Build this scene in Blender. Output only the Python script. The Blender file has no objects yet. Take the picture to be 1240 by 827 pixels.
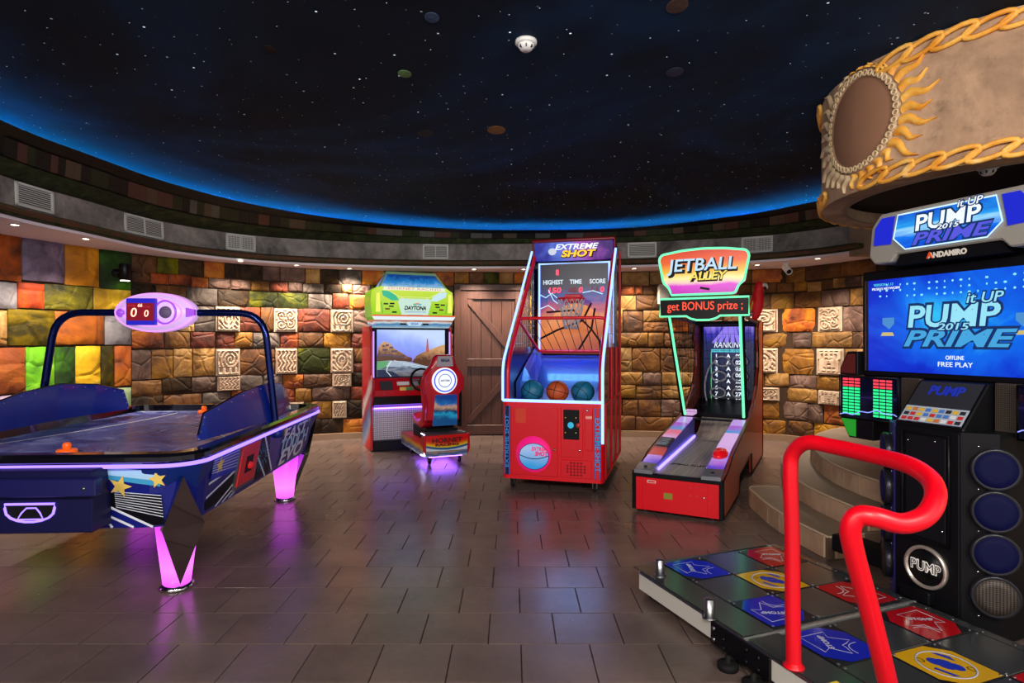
import bpy, bmesh, math, random
from mathutils import Vector, Matrix, Euler
random.seed(11)
S = bpy.context.scene
COL = S.collection
PI = math.pi
R = math.radians

# ------------------------------------------------------------------ camera, world, exposure
cam = bpy.data.objects.new('camera', bpy.data.cameras.new('camera'))
COL.objects.link(cam)
cam.location = (0, 0, 1.42)
cam.rotation_euler = (R(90), 0, 0)
cam.data.sensor_width = 36
cam.data.lens = 36 * 726 / 1240
cam.data.clip_start = .05
S.camera = cam
W_ = bpy.data.worlds.new('world')
S.world = W_
W_.use_nodes = True
W_.node_tree.nodes['Background'].inputs[0].default_value = (1, .95, .96, 1)
W_.node_tree.nodes['Background'].inputs[1].default_value = 1.15
S.view_settings.view_transform = 'Standard'
S.view_settings.look = 'None'
S.view_settings.exposure = 0.0
S.view_settings.gamma = 1
S.view_settings.use_curve_mapping = False
S.cycles.use_denoising = True
S.cycles.max_bounces = 8
S.cycles.sample_clamp_indirect = 4
for x_, y_, e_ in ((-2.7, -.6, 125), (-.2, -.9, 125), (2.0, -.6, 110)):   # unseen fill lamps added behind the camera to light the machine fronts
    la_ = bpy.data.lights.new('added_fill_lamp', 'AREA'); la_.energy = e_; la_.color = (1, .92, .86); la_.shape = 'DISK'; la_.size = .9
    lo_ = bpy.data.objects.new('added_fill_lamp', la_); COL.objects.link(lo_); lo_.location = (x_, y_, 2.85)
    lo_.rotation_euler = (Vector((x_ * .6, 6, .9)) - lo_.location).to_track_quat('-Z', 'Y').to_euler()
SPOT_W = 230
SPOT_COL = (1, .83, .66)

# ------------------------------------------------------------------ materials
def srgb(h):
    if isinstance(h, str):
        c = [int(h[i:i + 2], 16) / 255 for i in (0, 2, 4)]
        return tuple(x / 12.92 if x <= .04045 else ((x + .055) / 1.055) ** 2.4 for x in c)
    return h
MATS = {}
def mat(name, col, rough=.5, metal=0, emit=None, es=0., alpha=1, trans=0, coat=0):
    if name in MATS: return MATS[name]
    m = bpy.data.materials.new(name); m.use_nodes = True
    b = m.node_tree.nodes['Principled BSDF']
    c = srgb(col)
    b.inputs['Base Color'].default_value = (*c, 1)
    b.inputs['Roughness'].default_value = rough
    b.inputs['Metallic'].default_value = metal
    if max(c) < .06 and not metal and rough > .3: b.inputs['Specular IOR Level'].default_value = .18
    b.inputs['Alpha'].default_value = alpha
    b.inputs['Transmission Weight'].default_value = trans
    b.inputs['Coat Weight'].default_value = coat
    if emit:
        b.inputs['Emission Color'].default_value = (*srgb(emit), 1)
        b.inputs['Emission Strength'].default_value = es
    MATS[name] = m
    return m
def glow(name, col, es): return mat(name, '101010', .4, 0, col, es)

class NT:
    """tiny node helper"""
    def __init__(s, m): s.t = m.node_tree; s.b = s.t.nodes['Principled BSDF']
    def n(s, ty, **kw):
        nd = s.t.nodes.new(ty)
        for k, v in kw.items(): setattr(nd, k, v)
        return nd
    def l(s, a, b): s.t.links.new(a, b)
    def obj(s): return s.n('ShaderNodeTexCoord').outputs['Object']
    def pos(s): return s.n('ShaderNodeNewGeometry').outputs['Position']
    def noise(s, co, sc, det=4, rough=.55, dist=0):
        nd = s.n('ShaderNodeTexNoise'); s.l(co, nd.inputs['Vector'])
        nd.inputs['Scale'].default_value = sc; nd.inputs['Detail'].default_value = det
        nd.inputs['Roughness'].default_value = rough; nd.inputs['Distortion'].default_value = dist
        return nd.outputs['Fac']
    def math(s, op, a, b=0., c=None):
        nd = s.n('ShaderNodeMath', operation=op)
        for i, v in enumerate((a, b) if c is None else (a, b, c)):
            if isinstance(v, (int, float)): nd.inputs[i].default_value = v
            else: s.l(v, nd.inputs[i])
        return nd.outputs[0]
    def dot(s, co, v):
        nd = s.n('ShaderNodeVectorMath', operation='DOT_PRODUCT'); s.l(co, nd.inputs[0]); nd.inputs[1].default_value = v
        return nd.outputs['Value']
    def ramp(s, f, stops, interp='LINEAR'):
        nd = s.n('ShaderNodeValToRGB'); s.l(f, nd.inputs[0]); r = nd.color_ramp; r.interpolation = interp
        while len(r.elements) < len(stops): r.elements.new(.5)
        for e, (p, c) in zip(r.elements, stops): e.position = p; e.color = (*srgb(c), 1)
        return nd.outputs[0]
    def mix(s, f, a, b, mode='MIX'):
        nd = s.n('ShaderNodeMix', data_type='RGBA', blend_type=mode)
        for i, v in ((0, f), (6, a), (7, b)):
            if isinstance(v, (int, float)): nd.inputs[i].default_value = v
            elif isinstance(v, (str, tuple)): nd.inputs[i].default_value = (*srgb(v), 1)
            else: s.l(v, nd.inputs[i])
        return nd.outputs[2]
    def bump(s, h, st, d=.02):
        nd = s.n('ShaderNodeBump'); nd.inputs['Strength'].default_value = st; nd.inputs['Distance'].default_value = d
        s.l(h, nd.inputs['Height']); s.l(nd.outputs[0], s.b.inputs['Normal'])

def stone_mat(name, a, b, c, sc=3.2, bump=.55):
    """mottled painted stone; a dark vein, b body, c light patches"""
    m = mat(name, b, .72); k = NT(m); p = k.pos()
    n1 = k.noise(p, sc, 5, .6, .6); n2 = k.noise(p, sc * 5, 4, .6)
    col = k.ramp(n1, [(.3, a), (.48, b), (.68, c)])
    col = k.mix(k.math('MULTIPLY', n2, .45), col, a)
    oi = k.n('ShaderNodeObjectInfo').outputs['Random']
    hs = k.n('ShaderNodeHueSaturation'); k.l(col, hs.inputs['Color'])
    hs.inputs['Saturation'].default_value = 1.2; k.l(k.math('MULTIPLY_ADD', oi, .6, .62), hs.inputs['Value']); k.l(hs.outputs[0], k.b.inputs['Base Color'])
    v = k.n('ShaderNodeTexVoronoi', feature='DISTANCE_TO_EDGE'); k.l(p, v.inputs['Vector']); v.inputs['Scale'].default_value = sc * 1.3
    h = k.math('ADD', k.math('MULTIPLY', k.math('MINIMUM', v.outputs['Distance'], .08), 4), n1)
    k.bump(k.math('ADD', h, k.math('MULTIPLY', n2, .3)), bump, .05)
    return m
def ramp_mat(name, vec, off, stops, nsc=3, namt=.2, es=1., rough=.35, emis=True, interp='LINEAR', dist=0, base='0a0a0a', stretch=None):
    """flat print or lit picture: colour ramp over a direction of the thing's own space, broken up by noise"""
    m = mat(name, base, rough); k = NT(m); p = k.obj(); q = p
    if stretch:
        mp = k.n('ShaderNodeMapping'); k.l(p, mp.inputs['Vector']); mp.inputs['Scale'].default_value = stretch; q = mp.outputs[0]
    f = k.math('ADD', k.dot(p, vec), off)
    if namt: f = k.math('ADD', f, k.math('MULTIPLY', k.math('SUBTRACT', k.noise(q, nsc, 4, .6, dist), .5), namt))
    c = k.ramp(f, stops, interp)
    if emis:
        k.l(c, k.b.inputs['Emission Color']); k.b.inputs['Emission Strength'].default_value = es
    else: k.l(c, k.b.inputs['Base Color'])
    return m

# ------------------------------------------------------------------ mesh part builder
class PB:
    def __init__(s): s.v = []; s.f = []; s.m = []; s.sm = []; s.mats = []
    def _mi(s, m):
        if m not in s.mats: s.mats.append(m)
        return s.mats.index(m)
    def add(s, vs, fs, m, smooth=False, X=None):
        o = len(s.v); i = s._mi(m)
        s.v += [tuple(X @ Vector(p)) if X else tuple(p) for p in vs]
        for f in fs: s.f.append([o + q for q in f]); s.m.append(i); s.sm.append(smooth)
        return s
    def bme(s, bm, m, smooth=False, X=None):
        bm.verts.index_update()
        s.add([v.co.copy() for v in bm.verts], [[v.index for v in f.verts] for f in bm.faces], m, smooth, X); bm.free(); return s
    def box(s, c, d, m, bev=0, rot=None, seg=1):
        bm = bmesh.new(); bmesh.ops.create_cube(bm, size=1)
        for v in bm.verts: v.co = Vector((v.co.x * d[0], v.co.y * d[1], v.co.z * d[2]))
        if bev: bmesh.ops.bevel(bm, geom=bm.edges[:], offset=bev, segments=seg, affect='EDGES', profile=.5)
        X = Matrix.Translation(c) @ (Euler([R(a) for a in rot]).to_matrix().to_4x4() if rot else Matrix())
        return s.bme(bm, m, False, X)
    def span(s, x0, x1, y0, y1, z0, z1, m, bev=0):
        return s.box(((x0 + x1) / 2, (y0 + y1) / 2, (z0 + z1) / 2), (abs(x1 - x0), abs(y1 - y0), abs(z1 - z0)), m, bev)
    def prism(s, pts, d0, d1, plane, m, bev=0, X=None):
        def P(a, b, d): return {'xz': (a, d, b), 'yz': (d, a, b), 'xy': (a, b, d)}[plane]
        bm = bmesh.new(); n = len(pts)
        A = [bm.verts.new(P(a, b, d0)) for a, b in pts]; B = [bm.verts.new(P(a, b, d1)) for a, b in pts]
        bm.faces.new(A); bm.faces.new(B[::-1])
        for i in range(n): bm.faces.new((A[i], B[i], B[(i + 1) % n], A[(i + 1) % n]))
        bmesh.ops.recalc_face_normals(bm, faces=bm.faces[:])
        if bev: bmesh.ops.bevel(bm, geom=bm.edges[:], offset=bev, segments=1, affect='EDGES')
        bm.faces.ensure_lookup_table()
        return s.bme(bm, m, False, X)
    def tube(s, path, r, m, n=8, closed=False, X=None, flat=None):
        P = [Vector(p) for p in path]; N = len(P); vs = []; fs = []
        rr = r if isinstance(r, (list, tuple)) else [r] * N
        up = None
        for i in range(N):
            a = P[(i - 1) % N] if (closed or i) else P[i]; b = P[(i + 1) % N] if (closed or i < N - 1) else P[i]
            t = (b - a).normalized()
            if up is None:
                up = Vector((0, 0, 1)) if abs(t.z) < .9 else Vector((0, 1, 0))
            sd = t.cross(up).normalized(); up = sd.cross(t).normalized()
            for j in range(n):
                w = 2 * PI * j / n
                vs.append(P[i] + rr[i] * (math.cos(w) * sd + math.sin(w) * up * (flat or 1)))
        for i in range(N if closed else N - 1):
            k = (i + 1) % N
            for j in range(n): fs.append((i * n + j, i * n + (j + 1) % n, k * n + (j + 1) % n, k * n + j))
        s.add(vs, fs, m, True, X)
        if not closed: s.add(vs[:n], [list(range(n))[::-1]], m, False, X); s.add(vs[-n:], [list(range(n))], m, False, X)
        return s
    def lathe(s, prof, m, c=(0, 0, 0), n=16, axis='z', smooth=True, X=None):
        vs = []; fs = []
        for r, h in prof:
            for j in range(n):
                w = 2 * PI * j / n; a, b = r * math.cos(w), r * math.sin(w)
                p = {'z': (a, b, h), 'y': (a, h, b), 'x': (h, a, b)}[axis]
                vs.append((p[0] + c[0], p[1] + c[1], p[2] + c[2]))
        for i in range(len(prof) - 1):
            for j in range(n): fs.append((i * n + j, i * n + (j + 1) % n, (i + 1) * n + (j + 1) % n, (i + 1) * n + j))
        bm = bmesh.new(); V = [bm.verts.new(p) for p in vs]
        for f in fs: bm.faces.new([V[i] for i in f])
        if prof[0][0] > 1e-5: bm.faces.new(V[:n][::-1])
        if prof[-1][0] > 1e-5: bm.faces.new(V[-n:])
        bmesh.ops.remove_doubles(bm, verts=bm.verts[:], dist=1e-6)
        bmesh.ops.recalc_face_normals(bm, faces=bm.faces[:])
        return s.bme(bm, m, smooth, X)
    def ball(s, c, r, m, n=16, sc=(1, 1, 1), X=None):
        k = n // 2
        pr = [(r * math.sin(PI * i / k), -r * math.cos(PI * i / k)) for i in range(k + 1)]; pr[0] = (0, -r); pr[-1] = (0, r)
        Y = Matrix.Translation(c) @ (X or Matrix()) @ Matrix.Diagonal((*sc, 1))
        return s.lathe(pr, m, (0, 0, 0), n, 'z', True, Y)
    def poly(s, pts, m, X=None): return s.add(pts, [list(range(len(pts)))], m, False, X)
    def loft(s, loops, m, cap0=False, cap1=False, closed=True, smooth=False):
        n = len(loops[0]); vs = [p for L in loops for p in L]; fs = []
        for i in range(len(loops) - 1):
            for j in range(n if closed else n - 1): fs.append((i * n + j, i * n + (j + 1) % n, (i + 1) * n + (j + 1) % n, (i + 1) * n + j))
        if cap0: fs.append(list(range(n))[::-1])
        if cap1: fs.append([(len(loops) - 1) * n + j for j in range(n)])
        return s.add(vs, fs, m, smooth)
    def mesh(s, name):
        me = bpy.data.meshes.new(name); me.from_pydata(s.v, [], s.f)
        for m in s.mats: me.materials.append(m)
        me.polygons.foreach_set('material_index', s.m); me.polygons.foreach_set('use_smooth', s.sm); me.update()
        return me
    def done(s, name, parent=None, label=None, kind=None, loc=None, rot=None):
        o = bpy.data.objects.new(name, s.mesh(name)); COL.objects.link(o)
        if parent: o.parent = parent
        if label: o['label'] = label
        if kind: o['kind'] = kind
        if loc: o.location = loc
        if rot: o.rotation_euler = rot
        return o

def thing(name, label, cat, loc=(0, 0, 0), rz=0, group=None):
    o = bpy.data.objects.new(name, None); COL.objects.link(o); o.empty_display_size = .1
    o.location = loc; o.rotation_euler = (0, 0, R(rz)); o['label'] = label; o['category'] = cat
    if group: o['group'] = group
    return o
def tag(o, label, cat, group=None):
    o['label'] = label; o['category'] = cat
    if group: o['group'] = group
    return o
def place(name, me, parent, loc=(0, 0, 0), rot=(0, 0, 0), sc=(1, 1, 1), m=None):
    o = bpy.data.objects.new(name, me); COL.objects.link(o); o.parent = parent
    o.location = loc; o.rotation_euler = rot; o.scale = sc
    if m: o.material_slots[0].link = 'OBJECT'; o.material_slots[0].material = m
    return o
def copy_tree(o, parent=None):
    c = o.copy(); COL.objects.link(c)
    if parent: c.parent = parent
    for ch in list(o.children): copy_tree(ch, c)
    return c
TEXTS = []
FRONT = (R(90), 0, 0)
def text(parent, s, loc, size, m, w=None, rot=FRONT, shear=0, bold=0., name='lettering', align='CENTER', ext=.0008, h=None):
    cu = bpy.data.curves.new(name, 'FONT'); cu.body = s; cu.size = size; cu.shear = shear; cu.offset = bold
    cu.extrude = ext; cu.resolution_u = 3; cu.align_x = align; cu.align_y = 'CENTER'
    cu.materials.append(m)
    o = bpy.data.objects.new(name, cu); COL.objects.link(o); o.parent = parent; o.location = loc; o.rotation_euler = rot
    TEXTS.append((o, w, h)); return o
def spline(pts, n=8, closed=False):
    P = [Vector(p) for p in pts]; N = len(P); out = []
    for i in range(N if closed else N - 1):
        g = (lambda k: P[k % N]) if closed else (lambda k: P[max(0, min(N - 1, k))])
        p0, p1, p2, p3 = g(i - 1), g(i), g(i + 1), g(i + 2)
        for j in range(n):
            t = j / n
            out.append(.5 * ((2 * p1) + (p2 - p0) * t + (2 * p0 - 5 * p1 + 4 * p2 - p3) * t * t + (3 * p1 - p0 - 3 * p2 + p3) * t ** 3))
    if not closed: out.append(P[-1])
    return out
def fillet(pts, r, n=5):
    """round the corners of an open 3-D polyline"""
    P = [Vector(p) for p in pts]; out = [P[0]]
    for i in range(1, len(P) - 1):
        a, b = (P[i - 1] - P[i]), (P[i + 1] - P[i]); q = min(r, a.length * .49, b.length * .49)
        A, B = P[i] + a.normalized() * q, P[i] + b.normalized() * q
        for j in range(n + 1):
            t = j / n; out.append(A * (1 - t) ** 2 + P[i] * 2 * t * (1 - t) + B * t * t)
    return out + [P[-1]]
def rrect(hx, hy, r, z, n=5, cx=0, cy=0):
    out = []
    for sx, sy, a0 in ((1, -1, -90), (1, 1, 0), (-1, 1, 90), (-1, -1, 180)):
        for j in range(n + 1):
            a = R(a0 + 90 * j / n); out.append((cx + sx * (hx - r) + r * math.cos(a), cy + sy * (hy - r) + r * math.sin(a), z))
    return out
def circ(c, r, n=24, plane='xz', ry=None, a0=0, a1=360):
    out = []
    for j in range(n if a1 - a0 == 360 else n + 1):
        w = R(a0 + (a1 - a0) * j / n); a, b = r * math.cos(w), (ry or r) * math.sin(w)
        out.append({'xz': (c[0] + a, c[1], c[2] + b), 'yz': (c[0], c[1] + a, c[2] + b), 'xy': (c[0] + a, c[1] + b, c[2])}[plane])
    return out
def star(cx, cy, r, rot=90, k=.42):
    return [(cx + (r if i % 2 == 0 else r * k) * math.cos(R(rot + 36 * i)), cy + (r if i % 2 == 0 else r * k) * math.sin(R(rot + 36 * i))) for i in range(10)]

black = mat('black_plastic', '0c0c0f', .35)
matte = mat('matte_black', '08080a', .6)
chrome = mat('chrome', 'd8d8dc', .12, 1)
steel = mat('brushed_steel', '9a9b9c', .3, 1)
red = mat('red_paint', 'dc0018', .36)
white = mat('white_plastic', 'dcdcd8', .45)
rubber = mat('rubber', '101010', .7)

def caster(parent, x, y, h=.09, name='caster'):
    o = PB().lathe([(.034, -.013), (.038, -.008), (.038, .008), (.034, .013)], rubber, (x, y, .038), 12, 'x').done(name, parent)
    PB().prism([(y - .02, .035), (y + .02, .035), (y + .03, h), (y - .03, h)], x - .022, x - .016, 'yz', steel).prism([(y - .02, .035), (y + .02, .035), (y + .03, h), (y - .03, h)], x + .016, x + .022, 'yz', steel).box((x, y, h - .004), (.07, .07, .008), steel).done('bracket', o)
    return o
# ------------------------------------------------------------------ setting: plan curves
WALL = [(-3.9, -.6), (-4.6, 1.2), (-5.05, 3.0), (-5.15, 4.6), (-5.02, 5.87), (-4.54, 7.13), (-3.68, 8.15), (-2.7, 8.72), (-1.4, 9.0), (-.13, 9.09), (.9, 9.08), (1.87, 9.0), (3.0, 8.85), (3.95, 8.58), (4.5, 7.7), (4.9, 6.6), (5.15, 5.2), (5.3, 3.5), (5.3, 2.0)]
WP = [(p.x, p.y) for p in spline([(x, y, 0) for x, y in WALL], 12)]
WS = [0.]
for i in range(1, len(WP)): WS.append(WS[-1] + math.dist(WP[i], WP[i - 1]))
def wall_at(s):
    for i in range(1, len(WS)):
        if s <= WS[i]:
            t = (s - WS[i - 1]) / (WS[i] - WS[i - 1]); a, b = WP[i - 1], WP[i]
            return a[0] + (b[0] - a[0]) * t, a[1] + (b[1] - a[1]) * t, math.atan2(b[1] - a[1], b[0] - a[0])
    return WP[-1][0], WP[-1][1], 0
def s_at(px):
    k = (px - 620) / 726
    for i in range(1, len(WP)):
        if WP[i][1] > 1 and WP[i - 1][1] > 1:
            f0, f1 = WP[i - 1][0] - k * WP[i - 1][1], WP[i][0] - k * WP[i][1]
            if f0 <= 0 < f1: return WS[i - 1] + (WS[i] - WS[i - 1]) * (-f0) / (f1 - f0)
def z_at(px, py):
    y = wall_at(s_at(px))[1]
    return 1.42 - (py - 413.5) / 726 * y
S_L, S_D0, S_D1, S_R, S_END = s_at(158), s_at(550), s_at(640), s_at(760), s_at(1062)

# floor ------------------------------------------------------------
mf = mat('floor_tile', '5b4c42', .30); k = NT(mf); p = k.pos()
n1 = k.noise(p, 2.2, 5, .6); n2 = k.noise(p, 28, 5, .65)
c = k.mix(k.math('MULTIPLY', n2, .5), k.ramp(n1, [(.3, '5b4d48'), (.7, '74625a')]), '4a3f3b')
oi = k.n('ShaderNodeObjectInfo').outputs['Random']
hs = k.n('ShaderNodeHueSaturation'); k.l(c, hs.inputs['Color']); k.l(k.math('MULTIPLY_ADD', oi, .2, .9), hs.inputs['Value'])
k.l(hs.outputs[0], k.b.inputs['Base Color'])
k.l(k.math('MULTIPLY_ADD', n2, .12, .19), k.b.inputs['Roughness']); k.bump(n2, .02, .005)
grout = mat('grout', '2c2622', .85)
fl = PB().span(-6.2, 6.2, -3, 10, -.12, -.006, grout).done('floor', kind='structure')
T = .3206
tile_me = PB().box((0, 0, -.006), (T - .005, T - .005, .012), mf, .0015).mesh('floor_tile')
cells = []
for r in range(-14, 23):
    y = 2.816 + T * (r + .5)
    x0 = (.208 if r % 2 == 0 else .042) + T / 2
    for q in range(-21, 17):
        x = x0 + q * T
        if -6 < x < 5.2 and y < 9.6: cells.append((x, y))
vis = [c for c in cells if c[1] > 2.35 and abs(c[0]) < c[1] * .86 + .12
       and not (c[0] < -1.95 and 3.2 < c[1] < 5.6) and not (c[0] > 2.1 and c[1] < 5.9 and c[0] + .3 * (c[1] - 3.9) > 2.2)
       and not (c[0] > .95 + .38 * (3.2 - c[1]) and c[1] < 3.5) and not (.45 < c[0] < 1.0 and 5.9 < c[1] < 7) and c[1] < 8.9]
vis.sort(key=lambda c: c[0] ** 2 + c[1] ** 2)
one = set(vis[:296])
for x, y in vis[:296]: place('tile', tile_me, fl, (x, y, 0))
b = PB()
for x, y in cells:
    if (x, y) not in one: b.box((x, y, -.006), (T - .005, T - .005, .012), mf)
b.done('tiling', fl, kind='stuff')

# walls ------------------------------------------------------------
mortar = mat('dark_mortar', '3a2a1e', .9)
plaster = mat('beige_plaster', '8f7a66', .8)
k = NT(plaster); p = k.pos(); n1 = k.noise(p, 3, 6, .65); k.l(k.ramp(n1, [(.3, '85705c'), (.7, 'a08a73')]), k.b.inputs['Base Color']); k.bump(k.noise(p, 30, 4), .15, .01)
def wall_strip(name, s0, s1, m, z0=0, z1=2.62, th=.14):
    inn, out = [], []
    n = max(6, int((s1 - s0) / .25))
    for i in range(n + 1):
        x, y, a = wall_at(s0 + (s1 - s0) * i / n)
        inn.append((x, y)); out.append((x - math.sin(a) * th, y + math.cos(a) * th))
    return PB().prism(inn + out[::-1], z0, z1, 'xy', m).done(name, kind='structure')
wl = wall_strip('wall_left', 0, S_L, mortar)
wb = wall_strip('wall_back', S_L, S_D0, mortar)
wd = wall_strip('wall_door', S_D0, S_D1, mortar, 2.27)
wr = wall_strip('wall_right', S_D1, WS[-1], mortar)

SM = dict(
    brown=stone_mat('brown_stone', '2b190e', '5d3c22', '84603c'), dark=stone_mat('dark_stone', '14100c', '2f251c', '4a3826'),
    ochre=stone_mat('ochre_stone', '3a220c', '8a5c22', 'b58a3e'), tan=stone_mat('tan_stone', '4d3722', '937149', 'bfa178'),
    orange=stone_mat('orange_stone', '4a1a06', 'a8520f', 'd38a25'), rust=stone_mat('rust_stone', '260e06', '70290d', 'b0501a'),
    olive=stone_mat('olive_stone', '14180c', '3a4020', '7c7a30'), grey=stone_mat('grey_stone', '2a2522', '574c45', '8c8078'),
    mauve=stone_mat('mauve_stone', '2a1e1c', '5c453c', '857066'))
BM = dict(
    bori=stone_mat('bright_orange_stone', '4a2408', 'd0620c', 'e88a12', 2.0, .5), blil=stone_mat('lilac_stone', '4a4350', '84768c', 'a89ab0', 2.0, .7),
    byel=stone_mat('amber_stone', '7a4408', 'd88e0c', 'eeb62a', 2.0, .5), bgrn=stone_mat('dark_green_stone', '141c12', '2c4224', '4c7a34', 2.0, .4),
    lgrn=stone_mat('leaf_green_stone', '2a4a1c', '5c9a34', '86bc58', 2.0, .6), bred=stone_mat('red_orange_stone', '5a1c08', 'c2440e', 'e0702a', 2.0, .6),
    bolv=stone_mat('lime_olive_stone', '23240e', '8a8412', 'c8c224', 2.2, .6), bcrm=stone_mat('cream_yellow_stone', '6a4a14', 'd8b04a', 'eed888', 2.0, .6),
    bgry=stone_mat('pale_grey_stone', '4c4a50', '88868c', 'b0aeb2', 2.0, .6), bbrn=stone_mat('red_brown_stone', '3a1a10', '8a4a2c', 'b47a54', 2.0, .6),
    bblk=stone_mat('black_olive_stone', '100f0a', '332e16', '8a7420', 1.6, .5), mint=stone_mat('pale_green_stone', '5a7050', '8aa880', 'b6c8a8', 2.0, .5))
carv = mat('carved_limestone', 'b39a83', .75); k = NT(carv); p = k.pos(); k.l(k.ramp(k.noise(p, 9, 5, .6), [(.3, '9a7f69'), (.7, 'c9b39c')]), k.b.inputs['Base Color']); k.bump(k.noise(p, 60, 3), .12, .01)

def stone_mesh(i):
    rnd = random.Random(40 + i); n = 4; vs = []; fs = []
    for a in range(n + 1):
        for c_ in range(n + 1):
            u, v = a / n - .5, c_ / n - .5
            e = (1 if 0 < a < n else 0) * (1 if 0 < c_ < n else 0)
            d = -.55 - rnd.random() * .1 if not e else -(.8 + rnd.random() * .35)
            s_ = .97 + rnd.random() * .03
            vs.append((u * s_, d, v * s_))
    for a in range(n):
        for c_ in range(n): q = a * (n + 1) + c_; fs.append((q, q + n + 1, q + n + 2, q + 1))
    ring = [a * (n + 1) for a in range(n + 1)] + [n * (n + 1) + c_ for c_ in range(1, n + 1)] + [a * (n + 1) + n for a in range(n - 1, -1, -1)] + [c_ for c_ in range(n - 1, 0, -1)]
    o = len(vs)
    for q in ring: vs.append((vs[q][0] * 1.0, 0, vs[q][2] * 1.0))
    for j in range(len(ring)):
        j2 = (j + 1) % len(ring); fs.append((ring[j], ring[j2], o + j2, o + j))
    bm = bmesh.new(); V = [bm.verts.new(p) for p in vs]
    for f in fs: bm.faces.new([V[q] for q in f])
    bmesh.ops.recalc_face_normals(bm, faces=bm.faces[:])
    return PB().bme(bm, SM['brown'], True).mesh('stone')
STONES = [stone_mesh(i) for i in range(7)]
def glyph_mesh(i):
    """square carved block: relief of hooks, spirals and bars as a height field"""
    n = 26; vs = []; fs = []
    def hgt(u, v):
        m_ = max(abs(u), abs(v))
        if m_ > .46: return -.35
        if m_ > .40: return 1 if i != 2 else .55
        if i == 0:
            r = math.hypot(u - .08, v - .1); a = math.atan2(v - .1, u - .08); q = math.sin(r * 46 - a)
            if v < -.16: q = math.sin(u * 26) if v < -.22 else -1
        elif i == 1:
            r = math.hypot(u * 1.15, v); q = math.sin(r * 40 + 1.2)
            if abs(u) < .05 and v < 0: q = 1
            if r > .36: q = math.sin((u + v) * 30)
        elif i == 2:
            c1 = [(-.18, .18), (.18, .2), (-.2, -.2), (.18, -.16), (0, 0)]
            d = min((math.hypot(u - a, v - b_), a, b_) for a, b_ in c1); q = math.sin(d[0] * 52 - math.atan2(v - d[2], u - d[1]))
        elif i == 3:
            q = math.sin(u * 36 + 2.6 * math.sin(v * 15)) * (1 if abs(v) > .05 else .2)
        else:
            q = max(math.sin(max(abs(u), abs(v)) * 44), math.cos(u * 34) * (1 if v > .1 else -1))
        return 1 if q > .1 else (-.2 if q < -.25 else .4)
    for a in range(n + 1):
        for c_ in range(n + 1):
            u, v = a / n - .5, c_ / n - .5; vs.append((u, -.85 - .38 * hgt(u, v), v))
    for a in range(n):
        for c_ in range(n): q = a * (n + 1) + c_; fs.append((q, q + n + 1, q + n + 2, q + 1))
    b = PB().add(vs, fs, carv, False)
    b.span(-.5, .5, -.72, 0, -.5, .5, carv)
    return b.mesh('carved_stone')
GLYPHS = [glyph_mesh(i) for i in range(5)]
OBJS = {}
def stone(par, s0, s1, z0, z1, m=None, th=.034, glyph=None):
    x, y, a = wall_at((s0 + s1) / 2); g = .012
    if glyph is not None: place('carved_stone', GLYPHS[glyph], par, (x, y, (z0 + z1) / 2), (0, 0, a), (s1 - s0 - g, .05, z1 - z0 - g))
    else: place('stone', random.choice(STONES), par, (x, y, (z0 + z1) / 2), (0, 0, a), (s1 - s0 - g, th * (.8 + .5 * random.random()), z1 - z0 - g), m)

# big bright blocks of the left wall, read off the photograph by pixel column and row
BIG = [(-24, 24, 282, 340, 'bori'), (24, 77, 286, 342, 'blil'), (77, 119, 292, 347, 'byel'), (119, 158, 299, 352, 'bgrn'),
       (-30, 19, 340, 374, 'bgry'), (19, 52, 342, 374, 'bred'), (52, 112, 345, 376, 'bolv'), (112, 158, 349, 378, 'bcrm'),
       (-34, 7, 374, 420, 'tan'), (7, 65, 374, 419, 'bblk'), (65, 125, 377, 418, 'bori2'), (125, 158, 379, 418, 'bgry'),
       (-14, 29, 420, 478, 'bbrn'), (29, 65, 419, 478, 'lgrn'), (65, 90, 419, 476, 'bgrn'), (90, 121, 418, 472, 'bcrm'), (121, 137, 418, 470, 'bblk'), (137, 158, 418, 468, 'bori'),
       (-16, 30, 478, 520, 'blil'), (30, 80, 478, 518, 'bbrn'), (80, 126, 474, 512, 'bori'), (126, 158, 469, 506, 'mint')]
BM['bori2'] = stone_mat('smoky_orange_stone', '1a140c', 'a8560e', 'e08a1c', 1.7, .5)
for x0, x1, y0, y1, mm in BIG:
    s0, s1 = s_at(x0) if x0 > -60 else 0, s_at(x1)
    xm = (x0 + x1) / 2; stone(wl, s0, s1, z_at(xm, y1), z_at(xm, y0), BM.get(mm) or SM[mm], .045)
for s0, s1, mm in ((s_at(-16), s_at(40), 'tan'), (s_at(40), s_at(90), 'brown'), (s_at(90), s_at(158), 'mauve')):
    stone(wl, s0, s1, .1, .66, SM[mm])

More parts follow.
